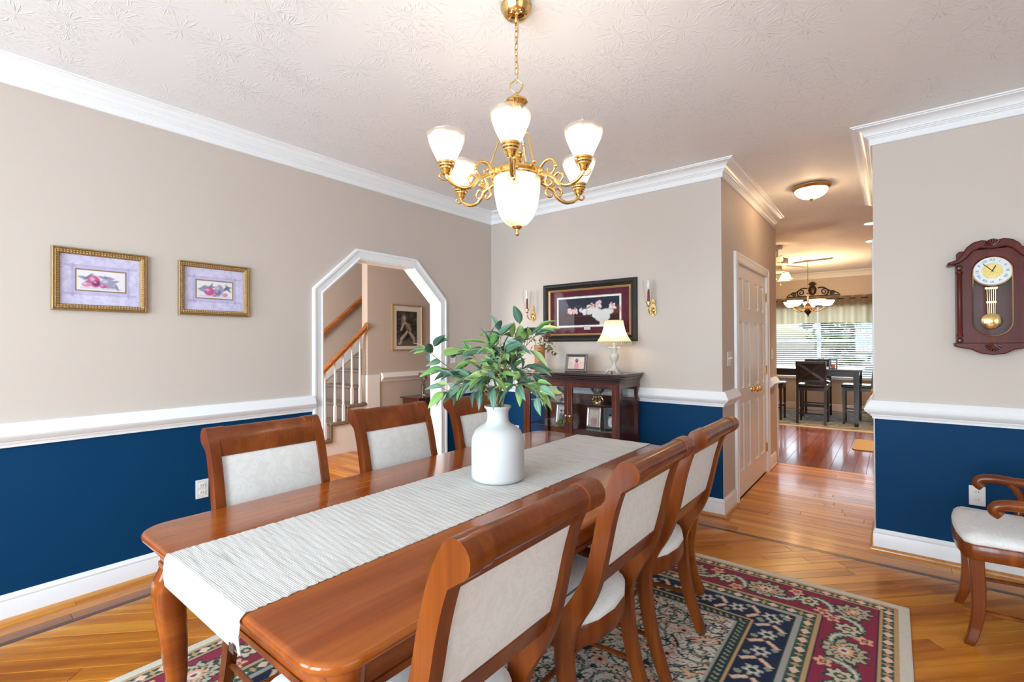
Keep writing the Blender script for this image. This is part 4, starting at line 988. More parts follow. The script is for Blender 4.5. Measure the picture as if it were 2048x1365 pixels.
def still(X, Y):
    a = Art(X, Y, BURG); a.noise(.35, 4, .03).noise(.2, 9, .011)
    a.rect(-.343, -.150, .343, .152, np.array(lin('3a1820'))); a.rect(-.338, -.145, .338, .147, np.array(lin('c9c4bd'))); a.rect(-.331, -.138, .331, .140, np.array(lin('f0ede6'))); a.rect(-.318, -.125, .318, .128, np.array(lin('2a2f3d')))
    a.c = np.where(((np.abs(X) < .318) & (Y > 0) & (Y < .128))[..., None], a.c * (1 + .6 * np.clip(-X / .3, 0, 1))[..., None], a.c)
    a.rect(-.318, -.125, .318, -.005, np.array(lin('3a2024'))); a.noise(.25, 6, .02)
    for y in (-.05, -.075, -.1): a.line(-.31, y, .31, y - .01, .003, np.array(lin('1c1416')), .7)
    a.line(-.30, -.035, .10, -.045, .004, np.array(lin('6b3a34')), .7); a.line(.15, -.02, .31, .01, .03, np.array(lin('8c4a35')), .5)
    rg = random.Random(3); wh, pk, dk = np.array(lin('e9e4e2')), np.array(lin('e8b8b8')), np.array(lin('b9747f'))
    for i in range(30): a.ell(rg.uniform(-.08, .08), rg.uniform(-.018, .028), .018, .012, wh * rg.uniform(.7, 1), rg.uniform(-1, 1), .3)
    for i in range(26): a.ell(.150 + rg.uniform(-.012, .012) * 7 * rg.random(), -.005 - .035 * rg.random(), .026, .024, wh * rg.uniform(.82, .95), 0, .2)
    a.ell(.085, .0, .05, .03, wh * .9, 0, .2).ell(.225, -.004, .035, .026, wh * .88, 0, .2).ell(.150, -.055, .075, .042, wh * .86, 0, .1); a.rect(.122, -.125, .180, -.06, wh * .82)
    for cx, cy, s_ in ((-.190, .012, .85), (-.135, .018, .95), (.022, .050, 1), (.105, .060, 1.05), (.255, .040, .9)):
        for i in range(22): an = rg.uniform(0, 6.28); r = rg.uniform(0, .030) * s_; a.ell(cx + r * math.cos(an) * 1.15, cy + r * math.sin(an), .015 * s_, .011 * s_, (wh, pk, dk, pk, wh)[rg.randrange(5)], an, .3, .9)
    for i in range(10): a.ell(rg.uniform(-.12, .05), rg.uniform(.03, .065), .026, .006, np.array(lin('3b4a46')), rg.uniform(-.7, .7), .3, .8)
    a.rect(-.042, -.170, .030, -.135, np.array(lin('3a1820'))); a.rect(-.038, -.166, .026, -.138, np.array(lin('e6e6e0')))
    for k in range(3): a.line(-.03, -.146 - k * .006, .018, -.146 - k * .006, .0012, np.array(lin('9a9a96')))
    return a.c
sheet(t, 'print', W_, H_, -.003, still, res=.0032); pane(t, W_ - .002, H_ - .002, -.0065)
# photograph in the foyer
t = thing('framed_photograph', (XF + .002, .437, 1.578), 'gold-framed black and white photograph of a seated girl on the foyer wall', 'picture', R(90))
frame(t, .500, .600, [(0, .008), (.004, .018), (.014, .022), (.016, .016), (.016, 0), (0, 0)], 'gilt_flat')
def girl(X, Y):
    a = Art(X, Y, np.array(lin('efeae2'))); a.rect(-.182, -.252, .182, .232, np.array(lin('4a453f')))
    m0 = ((np.abs(X) < .182) & (Y > -.252) & (Y < .232))[..., None]; b_ = Art(X, Y, np.array(lin('4a453f'))); b_.noise(1.1, 2, .028).noise(.9, 5, .012)
    rg = random.Random(4); lt, md, dk = np.array(lin('b9afa4')), np.array(lin('857b70')), np.array(lin('29251f'))
    for i in range(12): b_.ell(rg.uniform(-.2, .2), rg.uniform(-.26, .24), .06, .02, dk if i % 2 else md, rg.uniform(-1, 1), .5, .5)
    b_.rect(-.19, -.26, .19, -.18, md * .6); b_.ell(-.01, -.05, .07, .10, dk, .3, .2); b_.ell(-.055, .135, .040, .055, md, 0, .2); b_.ell(-.05, .128, .026, .034, lt, 0, .2)
    b_.ell(-.075, .075, .022, .075, md, .1, .3); b_.line(-.03, .07, .06, -.02, .018, lt); b_.line(-.06, .06, -.10, -.03, .016, lt); b_.line(0, -.06, -.10, -.16, .020, lt); b_.line(-.10, -.15, -.11, -.21, .016, lt); b_.ell(-.125, -.22, .03, .016, lt, .4, .2)
    b_.line(.05, -.07, .12, -.14, .020, lt); b_.line(.12, -.14, .13, -.20, .016, lt); b_.ell(.02, .01, .045, .06, md, .5, .3, .7)
    for i in range(40): b_.ell(rg.uniform(-.05, .08), rg.uniform(-.10, .06), .008, .005, lt if i % 2 else dk, rg.uniform(0, 3), .3, .7)
    a.c = np.where(m0, b_.c, a.c); return a.c
sheet(t, 'photo', .500, .600, -.004, girl, res=.006); pane(t, .498, .598, -.0075)

# ------------------------------------------------------------------ wall clock
K = thing('wall_clock', (3.838, 0, 1.585), 'dark mahogany pendulum wall clock with gold dial above the chair rail', 'clock')
hw = .165; zb, zt = -.268, .205
body = [(-.160, zb), (.160, zb), (.160, zt), (-.160, zt)]
def arch_top(r): return arc(0, .168, r, 0, 180, 20)
inn = [(-.086, -.130)] + [(0 + .086 * math.cos(R(a)), -.130 + .086 * math.sin(R(a))) for a in range(190, 351, 16)] + [(.086, -.130)] + arc(0, .160, .086, 0, 180, 16)
# front board with the arched, round-ended window cut out as a ring
out_pts = []
for (x, z) in inn:
    L_ = math.hypot(x, z - .01); dx, dz = x / L_, (z - .01) / L_
    s_ = min(.150 / max(abs(dx), 1e-6), ((.285 - .01) if dz > 0 else (.01 + .262)) / max(abs(dz), 1e-6)); out_pts.append((dx * s_, .01 + dz * s_))
n = len(inn); vs_ = [(x, -.095, z) for x, z in inn] + [(x, -.095, z) for x, z in out_pts] + [(x, -.070, z) for x, z in inn] + [(x, -.070, z) for x, z in out_pts]
fs = []
for i in range(n):
    j = (i + 1) % n; fs += [(i, j, j + n, i + n), (i, j, j + 2 * n, i + 2 * n), (i + n, j + n, j + 3 * n, i + 3 * n), (i + 2 * n, j + 2 * n, j + 3 * n, i + 3 * n)]
MB().add(vs_, fs).build('front_board', 'clock_wood', K)
MB().box((-.150, -.070, zb), (-.135, -.002, .23)).box((.135, -.070, zb), (.150, -.002, .23)).box((-.135, -.012, zb), (.135, -.002, .23)).box((-.135, -.070, zb), (.135, -.012, zb + .014)).build('case', 'clock_wood', K)
crest = [(-.190, .222), (-.150, .236), (-.128, .262), (-.106, .305), (-.080, .328), (-.045, .338), (-.014, .330), (0, .318)]
low = [(0, .282), (-.05, .292), (-.082, .276), (-.108, .240), (-.140, .214), (-.188, .206)]
cp = crest + [(-x, z) for x, z in crest[:-1][::-1]]; lp_ = [(-x, z) for x, z in low[::-1]] + low[1:]
MB().prism(cp + lp_, 'y', -.118, -.002).build('pediment', 'clock_wood', K, bevel=.006)
for s_ in (-1, 1):
    m_ = MB().lathe([(.004, -.215), (.016, -.213), (.016, -.200), (.012, -.195), (.012, .150), (.016, .155), (.016, .168), (.004, .17)], 14, (s_ * .138, -.100, 0)); m_.build('column', 'clock_wood', K, smooth=40)
    for z in (-.235, .188): MB().sph((s_ * .138, -.100, z), .017, 10, 6, 0, (.9, .6, 1.1)).build('rosette', 'cherry_v', K, smooth=50)
bs = [(-.160, zb), (-.150, zb - .006), (-.085, zb - .020), (-.050, zb - .042), (0, zb - .050)]
MB().prism(bs + [(-x, z) for x, z in bs[:-1][::-1]] + [(.160, zb + .02), (-.160, zb + .02)], 'y', -.100, -.002).build('apron', 'clock_wood', K, bevel=.005)
for z0, s_ in ((.338, 1), (zb - .028, -1)):
    m_ = MB()
    for k in range(7): a = R(90 + (k - 3) * 24); m_.tube([(0, -.120, z0 - s_ * .040), (.034 * math.cos(a), -.122, z0 - s_ * .040 + s_ * .040 * math.sin(a))], [.003, .0065], 6)
    m_.build('shell_carving', 'clock_wood', K, smooth=50)
MB().sweep([(.000, -.0), (.004, .004), (.008, 0), (.004, -.003)], inn[::-1], lambda a, b_, d: (a, -.096 - d, b_), closed=True).build('window_rim', 'brass', K, smooth=50)
DZ = .160
MB().lathe([(.002, 0), (.088, 0), (.090, .004), (.086, .009), (.080, .006), (.002, .006)], 48).build('dial_rim', 'brass', K, smooth=40, loc=(0, -.086, DZ), rot=(R(90), 0, 0))
def ring(r0, r1, y, nm, mt):
    n = 48; v = [(r * math.cos(2 * math.pi * i / n), y, DZ + r * math.sin(2 * math.pi * i / n)) for r in (r0, r1) for i in range(n)]
    v += [(a, b_ + .002, c_) for a, b_, c_ in v]
    f = []
    for i in range(n):
        j = (i + 1) % n; f += [(i, j, j + n, i + n), (i + 2 * n, j + 2 * n, j + 3 * n, i + 3 * n), (i, j, j + 2 * n, i + 2 * n), (i + n, j + n, j + 3 * n, i + 3 * n)]
    return MB().add(v, f).build(nm, mt, K)
plain('dial_white', (.74, .78, .83), .4); plain('dial_gold', (.78, .60, .22), .35, .8, bump=.8, bscale=260)
ring(.044, .079, -.0945, 'chapter_ring', 'dial_white'); ring(.001, .045, -.0940, 'dial_centre', 'dial_gold')
ROM = ['XII', 'I', 'II', 'III', 'IIII', 'V', 'VI', 'VII', 'VIII', 'IX', 'X', 'XI']
for i, s_ in enumerate(ROM):
    cu = bpy.data.curves.new('numeral', 'FONT'); cu.body = s_; cu.size = .019; cu.align_x = 'CENTER'; cu.align_y = 'CENTER'; cu.extrude = .0003
    tmp = bpy.data.objects.new('numeral', cu); C.objects.link(tmp); me = bpy.data.meshes.new_from_object(tmp); bpy.data.objects.remove(tmp)
    o = bpy.data.objects.new('numeral', me); C.objects.link(o); me.materials.clear(); me.materials.append(MATS['black']); o.parent = K
    a = R(90 - 30 * i); o.location = (.0615 * math.cos(a), -.0950, DZ + .0615 * math.sin(a)); o.rotation_euler = (R(90), -(a - R(90)), 0)
def hand(a, L, w_, nm):
    d_ = Vector((math.cos(a), 0, math.sin(a))); n_ = Vector((-d_.z, 0, d_.x)); p = [d_ * -.012, n_ * w_, d_ * L * .7 + n_ * w_ * 1.2, d_ * L, d_ * L * .7 - n_ * w_ * 1.2, n_ * -w_]
    return MB().add([(q.x, -.0975, DZ + q.z) for q in p] + [(q.x, -.0965, DZ + q.z) for q in p], [tuple(range(6)), tuple(range(11, 5, -1))] + [(i, (i + 1) % 6, (i + 1) % 6 + 6, i + 6) for i in range(6)]).build(nm, 'black', K)
hand(R(90 - 26), .038, .0024, 'hour_hand'); hand(R(90 + 42), .066, .0018, 'minute_hand')
pd = MB()
for k in range(5): pd.tube([((k - 2) * .009, -.050, .075), ((k - 2) * .007, -.050, -.085)], .0022, 6)
pd.box((-.026, -.053, .060), (.026, -.047, .072)).box((-.021, -.053, -.02), (.021, -.047, -.010)).lathe([(.002, 0), (.018, 0), (.012, .02), (.002, .022)], 12, (0, -.05, .07)); pd.build('pendulum_rod', 'brass_soft', K, smooth=40)
MB().lathe([(.002, -.006), (.030, -.005), (.046, 0), (.030, .008), (.002, .011)], 32).build('pendulum_bob', 'brass', K, smooth=50, loc=(0, -.055, -.125), rot=(R(90), 0, 0))
n = len(inn); MB().add([(x, -.1005, z) for x, z in inn] + [(x, -.0995, z) for x, z in inn], [tuple(range(n)), tuple(range(n, 2 * n))[::-1]] + [(i, (i + 1) % n, (i + 1) % n + n, i + n) for i in range(n)]).build('glass', 'clear_glass', K)

# ------------------------------------------------------------------ switches and outlets
def plate(x, y, z, rz, kind, label, grp):
    t = thing('wall_switch' if kind != 'outlet' else 'wall_outlet', (x, y, z), label, 'switch' if kind != 'outlet' else 'outlet', rz, grp)
    w_ = .115 if kind == 'double' else .072
    MB().box((-w_ / 2, -.006, -.058), (w_ / 2, 0, .058)).build('cover_plate', 'plate', t, bevel=.003)
    if kind == 'outlet':
        for s_ in (-1, 1):
            q = MB().prism([(a, b_ + s_ * .022) for a, b_ in rrect(-.017, -.014, .017, .014, .009, 4)], 'y', -.009, -.005); q.build('socket', 'plate', t)
            for a in (-.006, .006): box('slot', (a - .001, -.0094, s_ * .022 - .004), (a + .001, -.0088, s_ * .022 + .006), 'black', t)
    else:
        for a in ((-.023, .023) if kind == 'double' else (0,)):
            MB().box((a - .005, -.008, -.012), (a + .005, -.006, .012)).build('bezel', 'plate', t)
            o = MB().box((-.004, -.018, -.004), (.004, 0, .005)).build('toggle', 'plate', t, bevel=.001, loc=(a, -.006, 0), rot=(R(-25), 0, 0))
    return t
plate(.0005, -2.772, .445, R(90), 'outlet', 'white outlet low on the navy wall behind the chairs facing the clock', None)
plate(.336, -.0005, .445, 0, 'outlet', 'white outlet on the navy wall between archway and glass cabinet', None)
plate(3.775, -.0005, .435, 0, 'outlet', 'white outlet on the navy wall behind the armchair', None)
plate(.0005, -.585, 1.215, R(90), 'single', 'white light switch on the taupe wall beside the archway casing', None)
plate(XH0 + .0005, .195, 1.215, R(90), 'double', 'white double light switch on the hallway wall before the closet doors', None)
plate(XH0 + .0005, 1.93, 1.22, R(90), 'single', 'white light switch past the closet doors by the kitchen opening', None)

# ------------------------------------------------------------------ glass display cabinet
KX0, KX1, KY0, KY1, KZ = .735, 1.690, -.405, -.020, 1.095
k_ = thing('display_cabinet', (KX0, KY1, 0), 'dark cherry display cabinet with glass doors and shelves under the flower picture', 'cabinet')
W_, D_ = KX1 - KX0, KY1 - KY0          # local x 0..W, y -D..0
m_ = MB()
for o, z0, z1 in ((.004, KZ - .070, KZ - .052), (.014, KZ - .052, KZ - .038), (.026, KZ - .038, KZ - .024), (.040, KZ - .018, KZ)):
    m_.box((-o, -D_ - o, z0), (W_ + o, 0, z1))
m_.box((-.032, -D_ - .032, KZ - .024), (W_ + .032, 0, KZ - .018))
m_.build('cornice', 'cherry_top', k_, bevel=.004)
MB().box((0, -D_, .10), (W_, 0, .16)).box((0, -.012, .16), (W_, 0, KZ - .07)).build('back_and_bottom', 'cherry', k_)
MB().box((-.01, -D_ - .01, 0), (W_ + .01, 0, .10)).build('plinth', 'cherry', k_, bevel=.004)
for x in (0, W_ - .030):
    for y in (-D_, -.042): box('corner_post', (x, y, .16), (x + .030, y + .030, KZ - .07), 'cherry_v', k_)
for x0, x1 in ((0, .028), (W_ - .028, W_)):
    MB().box((x0, -D_ + .03, KZ - .115), (x1, -.042, KZ - .07)).box((x0, -D_ + .03, .16), (x1, -.042, .20)).build('side_rail', 'cherry', k_)
    box('side_glass', ((x0 + x1) / 2 - .002, -D_ + .03, .20), ((x0 + x1) / 2 + .002, -.042, KZ - .115), 'clear_glass', k_)
box('top_rail', (.03, -D_, KZ - .082), (W_ - .03, -D_ + .028, KZ - .07), 'cherry', k_)
SH = (.40, .62, .832)
for z in SH: box('glass_shelf', (.031, -D_ + .032, z - .005), (W_ - .031, -.014, z), 'crystal', k_)
dw = (W_ - .064) / 2
for i in (0, 1):
    x0 = .031 + i * (dw + .002); z0, z1 = .165, KZ - .084
    d = bpy.data.objects.new('door', None); C.objects.link(d); d.parent = k_
    m_ = MB(); f = .038; y0, y1 = -D_ - .001, -D_ + .020
    m_.box((x0, y0, z0), (x0 + f, y1, z1)).box((x0 + dw - f, y0, z0), (x0 + dw, y1, z1)).box((x0 + f, y0, z1 - f), (x0 + dw - f, y1, z1)).box((x0 + f, y0, z0), (x0 + dw - f, y1, z0 + f))
    m_.build('door_frame', 'cherry_v', d, bevel=.003)
    box('door_glass', (x0 + f, -D_ + .008, z0 + f), (x0 + dw - f, -D_ + .011, z1 - f), 'clear_glass', d)
    hx_ = x0 + dw - f / 2 if i == 0 else x0 + f / 2
    MB().lathe([(.001, 0), (.009, 0), (.004, .005), (.010, .010), (.011, .016), (.001, .021)], 14).build('knob', 'brass_old', d, smooth=40, loc=(hx_, y0, .725), rot=(R(90), 0, 0))
    MB().tube(catmull([(hx_, y0 - .012, .722), (hx_ + .007, y0 - .011, .705), (hx_ + .005, y0 - .011, .680), (hx_ - .005, y0 - .011, .680), (hx_ - .007, y0 - .011, .705), (hx_, y0 - .012, .720)], 4), .0022, 6).build('drop_pull', 'brass_old', d, smooth=50)
def kw(x, y): return (KX0 + x, KY1 + y)
def photo(fnc):
    return fnc
def standing_frame(x, y, z, w_, h, rz, tilt, fw, prof, mat, fn, label, grp=None):
    t = thing('photo_frame', (x, y, z), label, 'photo frame', rz, grp)
    hh = h + 2 * fw
    mp = lambda a, b_, d: (a, -d * math.cos(tilt) + (b_ + hh / 2) * math.sin(tilt), (b_ + hh / 2) * math.cos(tilt) + d * math.sin(tilt))
    frame(t, w_, h, prof, mat, mp=mp)
    q = MB().add([mp(a, b_, d) for d in (-.003, .002) for a, b_ in ((-w_ / 2 - .004, -h / 2 - .004), (w_ / 2 + .004, -h / 2 - .004), (w_ / 2 + .004, h / 2 + .004), (-w_ / 2 - .004, h / 2 + .004))], [(0, 1, 2, 3), (7, 6, 5, 4), (0, 4, 5, 1), (1, 5, 6, 2), (2, 6, 7, 3), (3, 7, 4, 0)]); q.build('backing', 'black', t)
    canvas('photo', int(w_ / .003), int(h / .003), lambda U, V: mp((U - .5) * w_, (V - .5) * h, .0035 + 0 * U), lambda U, V: fn((U - .5) * w_, (V - .5) * h), 'print', t)
    st = MB().add([mp(a, b_, -.003) for a, b_ in ((-.018, .02), (.018, .02))] + [(-.018, hh * .42, .001), (.018, hh * .42, .001)], [(0, 1, 3, 2)]); o = st.build('easel_leg', 'black', t); so = o.modifiers.new('t', 'SOLIDIFY'); so.thickness = .003
    return t
FR1 = [(0, .005), (.004, .010), (.012, .013), (.020, .009), (.022, 0), (0, 0)]
def people(bg, bodies):
    def fn(X, Y):
        a = Art(X, Y, np.array(lin(bg))); a.noise(.3, 3, .02)
        for cx, s_, hair, top, skin in bodies:
            a.ell(cx, -.035, .020 * s_, .045 * s_, np.array(lin(top)), 0, .2); a.ell(cx, .018, .012 * s_, .014 * s_, np.array(lin(skin)), 0, .2); a.ell(cx, .027, .013 * s_, .009 * s_, np.array(lin(hair)), 0, .25)
        return a.c
    return fn
sx, sy = kw(.300, -.20); standing_frame(sx, sy, .6205, .090, .130, R(6), .16, .022, FR1, 'silver', people('b8bcc0', [(-.016, .9, '3a3030', '6d6a70', 'b09080'), (.018, 1, '2c2c34', '4e5058', 'b09080')]), 'silver frame with a photo of a standing couple, behind the moss ball in the cabinet')
sx, sy = kw(.635, -.23); standing_frame(sx, sy, .6205, .088, .130, R(4), .14, .022, FR1, 'silver', people('c9b8a8', [(-.012, .8, 'd8c8a8', 'b88898', 'd8b8a0'), (.016, .7, 'e0d0b0', 'a08070', 'd8b8a0')]), 'silver frame with a photo of two children, in the cabinet below the crystal bowl')
sx, sy = kw(.800, -.22); standing_frame(sx, sy, .6205, .085, .145, R(34), .26, .018, [(0, .005), (.004, .009), (.014, .011), (.018, .007), (.018, 0), (0, 0)], 'pewter', people('5a6068', [(-.006, 1, '1c1c1c', 'd8d8dc', 'b09080'), (.020, .9, '8a2020', '402828', 'b09080')]), 'beaded pewter frame with a wedding photo leaning by the corner of the cabinet')
bx_ = kw(.78, -.24); bx = thing('keepsake_box', (*bx_, .4005), 'grey keepsake box with gold emblem on the low cabinet shelf', 'box', R(-12)); MB().box((-.13, -.07, 0), (.13, .07, .10)).build('body', 'box_grey', bx, bevel=.006); MB().box((-.135, -.075, .10), (.135, .075, .135)).build('lid', 'box_grey', bx, bevel=.006); MB().prism([(0, .105), (-.02, .085), (.02, .085)], 'y', -.079, -.075).build('emblem', 'brass_soft', bx)
# crystal bowl on a gold stand
cx_, cy_ = kw(.645, -.17); cb = thing('crystal_bowl', (cx_, cy_, .8325), 'cut crystal bowl on a gilt ring stand on the upper cabinet shelf', 'bowl')
m_ = MB()
for k in range(8):
    a = 2 * math.pi * k / 8; m_.tube(catmull([(.045 * math.cos(a), .045 * math.sin(a), .002), (.048 * math.cos(a + .2), .048 * math.sin(a + .2), .022), (.030 * math.cos(a + .3), .030 * math.sin(a + .3), .050)], 4), .004, 6)
    m_.sph((.034 * math.cos(a), .034 * math.sin(a), .050), .009, 8, 5)
m_.tube([(.046 * math.cos(2 * math.pi * i / 20), .046 * math.sin(2 * math.pi * i / 20), .004) for i in range(20)], .004, 6, closed=True); m_.build('gilt_stand', 'brass', cb, smooth=50)
MB().lathe([(.004, .056), (.020, .058), (.036, .078), (.056, .105), (.070, .128), (.066, .134), (.050, .110), (.030, .082), (.004, .066)], 28, wob=lambda a, z: .03 * math.cos(a * 14)).build('bowl', 'crystal', cb, smooth=30); MB().lathe([(.064, .134), (.05, .146), (.02, .156), (.010, .162), (.012, .170), (.002, .176)], 24, caps=False).build('lid', 'crystal', cb, smooth=40)
rv = thing('ruby_vase', (*kw(.820, -.13), .8325), 'small ruby glass vase with silver rim beside the crystal bowl', 'vase'); MB().lathe([(.004, 0), (.026, 0), (.020, .012), (.014, .03), (.030, .055), (.038, .085), (.030, .115), (.020, .13)], 24).build('body', 'ruby', rv, smooth=50); MB().lathe([(.0205, .128), (.030, .150), (.028, .152), (.019, .13)], 24).build('rim', 'silver', rv, smooth=50); MB().lathe([(.004, 0.001), (.030, .001), (.030, .008), (.004, .008)], 24).build('foot', 'silver', rv, smooth=50)
mb = thing('moss_ball', (*kw(.345, -.30), .6205), 'small green moss ball in front of the couple photo', 'decoration')
rg = random.Random(2); m_ = MB()
for i in range(36):
    a, b_ = rg.uniform(0, 6.28), rg.uniform(-.9, 1.3); r = .022; m_.sph((r * math.cos(a) * math.cos(b_), r * math.sin(a) * math.cos(b_), .027 + r * math.sin(b_) * .9), rg.uniform(.006, .010), 6, 4)
m_.sph((0, 0, .024), .023, 12, 8); m_.build('moss', 'moss', mb, smooth=60)
gc = thing('etched_glass_dish', (*kw(.285, -.16), .8325), 'etched clear glass dish on the upper shelf of the moss-ball side', 'dish'); MB().lathe([(.004, 0), (.030, 0), (.014, .012), (.012, .045), (.040, .075), (.062, .115), (.058, .116), (.034, .080), (.004, .06)], 28, wob=lambda a, z: .02 * math.cos(a * 16)).build('dish', 'crystal', gc, smooth=30)

# things on the cabinet
FR2 = [(0, .004), (.004, .006), (.018, .016), (.024, .016), (.027, .010), (.027, 0), (0, 0)]
standing_frame(1.205, -.265, KZ + .0005, .150, .105, R(8), .22, .027, FR2, 'pewter', people('d9c2b4', [(.004, 1.1, '6b6f8f', 'd8909a', '5a4038')]), 'pewter frame with a pink portrait photo on top of the cabinet')
L = thing('table_lamp', (1.560, -.232, KZ), 'ivory urn table lamp with fringed bell shade glowing on the cabinet', 'lamp')
bs = MB()
for i in range(4):
    a = R(45 + 90 * i); d_ = Vector((math.cos(a), math.sin(a), 0)); bs.tube(catmull([d_ * .030 + Vector((0, 0, .030)), d_ * .052 + Vector((0, 0, .026)), d_ * .066 + Vector((0, 0, .011)), d_ * .074 + Vector((0, 0, .009))], 5), [.010, .0095, .009, .0085, .008] * 3 + [.008], 8)
bs.lathe([(.003, .018), (.044, .018), (.046, .026), (.036, .034), (.026, .044), (.020, .056), (.018, .066), (.003, .066)], 24); bs.build('foot', 'ivory', L, smooth=50)
MB().lathe([(.003, .064), (.017, .066), (.014, .080), (.020, .094), (.034, .118), (.040, .142), (.036, .160), (.024, .168), (.003, .170)], 28).build('urn', 'ivory', L, smooth=50)
MB().lathe([(.003, .166), (.016, .168), (.018, .180), (.026, .200), (.034, .208), (.034, .213), (.003, .214)], 24).build('neck', 'ivory', L, smooth=50)
for s_ in (-1, 1): MB().tube(catmull([(s_ * .032, 0, .210), (s_ * .046, 0, .216), (s_ * .048, 0, .200), (s_ * .038, 0, .178), (s_ * .030, 0, .165)], 5), .005, 8).build('handle', 'ivory', L, smooth=50)
MB().lathe([(.003, .212), (.014, .213), (.014, .250), (.003, .252)], 16).build('socket', 'ivory', L, smooth=40)
shp = [(.142, .262), (.139, .268), (.118, .300), (.100, .335), (.088, .375), (.080, .415), (.076, .440)]
o = MB().lathe(shp, 64, caps=False, wob=lambda a, z: -.02 * abs(math.cos(a * 4)) ** 8).build('lamp_shade', 'lamp_cloth', L, smooth=60)
MB().tube([(.1425 * math.cos(2 * math.pi * i / 48), .1425 * math.sin(2 * math.pi * i / 48), .262) for i in range(48)], .003, 6, closed=True).tube([(.077 * math.cos(2 * math.pi * i / 40), .077 * math.sin(2 * math.pi * i / 40), .440) for i in range(40)], .003, 6, closed=True).build('shade_trim', 'flower_cream', L, smooth=50)
fr_ = MB()
for i in range(44):
    a = 2 * math.pi * i / 44; fr_.tube([(.142 * math.cos(a), .142 * math.sin(a), .262), (.143 * math.cos(a), .143 * math.sin(a), .240)], [.0035, .0012], 5).sph((.143 * math.cos(a), .143 * math.sin(a), .238), .0036, 6, 4)
fr_.build('bead_fringe', 'flower_cream', L, smooth=50)
MB().sph((0, 0, .315), .024, 14, 8).build('bulb', 'bulb_warm', L, smooth=60); point('table_lamp_light', (0, 0, .315), P_LAMP, (1, .70, .40), .025, L)
pv = thing('terracotta_pot', (.785, -.215, KZ), 'ribbed terracotta pot with dark cord stripes on the cabinet, behind the branches', 'vase')
MB().lathe([(.004, 0), (.046, 0), (.050, .01), (.048, .10), (.050, .20), (.052, .235), (.046, .237), (.042, .20), (.004, .19)], 28, wob=lambda a, z: .03 * math.cos(a * 9)).build('body', 'terracotta', pv, smooth=60)
m_ = MB()
for k in range(8): m_.tube([(.051 * math.cos(R(-75 + j * 9)), .051 * math.sin(R(-75 + j * 9)), .03 + k * .025) for j in range(4)], .004, 6)
m_.build('cord_stripe', 'black', pv, smooth=50)
fb = thing('flower_arrangement', (.785, -.215, KZ + .20), 'silk flower arrangement in pink, wine and cream with trailing greenery in the terracotta pot', 'flowers')
rg = random.Random(8); lsrc = leafmesh(.032, .0075, .3, .3).build('leaf', 'leaf_dark', fb, smooth=80); first = True
for i in range(80):
    a = rg.uniform(0, 6.28); rad = rg.uniform(.02, .11); zz = rg.uniform(-.03, .15); p = Vector((rad * math.cos(a) + .035, rad * math.sin(a) * .6 - .02, zz))
    if i > 46: t_ = rg.random(); p = Vector((.06 + .14 * t_ + rg.uniform(-.02, .02), -.03 + rg.uniform(-.03, .03), .10 - .16 * t_ + rg.uniform(-.03, .02)))
    o = lsrc if first else dup(lsrc, fb); first = False; o.location = p; o.rotation_euler = (rg.uniform(-.8, .8), rg.uniform(-.8, .8), rg.uniform(0, 6.28)); s_ = rg.uniform(.8, 1.3); o.scale = (s_, s_, s_)
for i in range(7): a = rg.uniform(0, 6.28); MB().tube([(0, 0, -.1), (.03 * math.cos(a), .02 * math.sin(a), 0), (.02 + .09 * math.cos(a), .05 * math.sin(a), .12)], .002, 5).build('stem', 'twig', fb)
for i, (px, pz, mt, r) in enumerate(((-.075, .155, 'flower_pink', .030), (-.045, .185, 'flower_pink', .022), (.035, .165, 'flower_cream', .036), (.065, .135, 'flower_pink', .030), (.110, .125, 'flower_wine', .030), (.125, .165, 'flower_wine', .026), (-.095, .170, 'flower_wine', .018), (.100, .085, 'flower_pink', .020))):
    m_ = MB()
    for k in range(9): a = 2 * math.pi * k / 9; m_.sph((px + r * .55 * math.cos(a), -.03 + r * .4 * math.sin(a), pz + r * .3 * math.sin(a * 2)), r * .45, 7, 5, 0, (1, 1, .6))
    m_.sph((px, -.03, pz), r * .4, 8, 5); m_.build('blossom', mt, fb, smooth=60)

# ------------------------------------------------------------------ foyer: stairs, rails, console
st = thing('staircase', (-2.445, -.97, 0), 'carpeted staircase with white skirt rising behind the foyer wall', 'stairs')
RI, RU, N0 = .198, .232, -.970
sy = lambda i: N0 + RU * i             # nosing of step i
ox, oy = -2.445, -.97
for i in range(9):
    y0 = sy(i) - oy; z1 = RI * (i + 1); xr = (XF + .035 if sy(i) + RU < YW + .25 else XF - .13) - ox
    if i > 3: xr = XF - .125 - ox
    if i == 3: xr = XF - .125 - ox
    # tread with rounded nosing and the riser below it, both carpeted
    pr_ = [(y0 + .02, z1 - RI), (y0 + .02, z1 - .034)] + [(y0 + .010 - .017 * math.sin(R(a)), z1 - .017 - .017 * math.cos(R(a))) for a in range(0, 181, 30)] + [(y0 + RU + .028, z1), (y0 + RU + .028, z1 - RI)]
    MB().prism(pr_, 'x', -2.948 - ox, (xr - .035) if i < 3 else xr).build('step', 'carpet_grey', st, smooth=40)
    if i < 3:
        w2 = MB().prism([(y0 - .012, z1 - .040), (y0 + RU + .02, z1 - .040), (y0 + RU + .02, z1), (y0 - .012, z1)], 'x', xr - .035, xr); w2.build('carpet_end', 'carpet', st, bevel=.014, seg=4)
        MB().prism([(y0 + RU - .012, z1), (y0 + RU + .026, z1), (y0 + RU + .026, z1 + RI - .04), (y0 + RU - .012, z1 + RI - .04)], 'x', xr - .035, xr - .008).build('carpet_riser', 'carpet', st, bevel=.010, seg=3) if i < 2 else None
m_ = MB()
sk = [(sy(0) + .02 - oy, 0)]
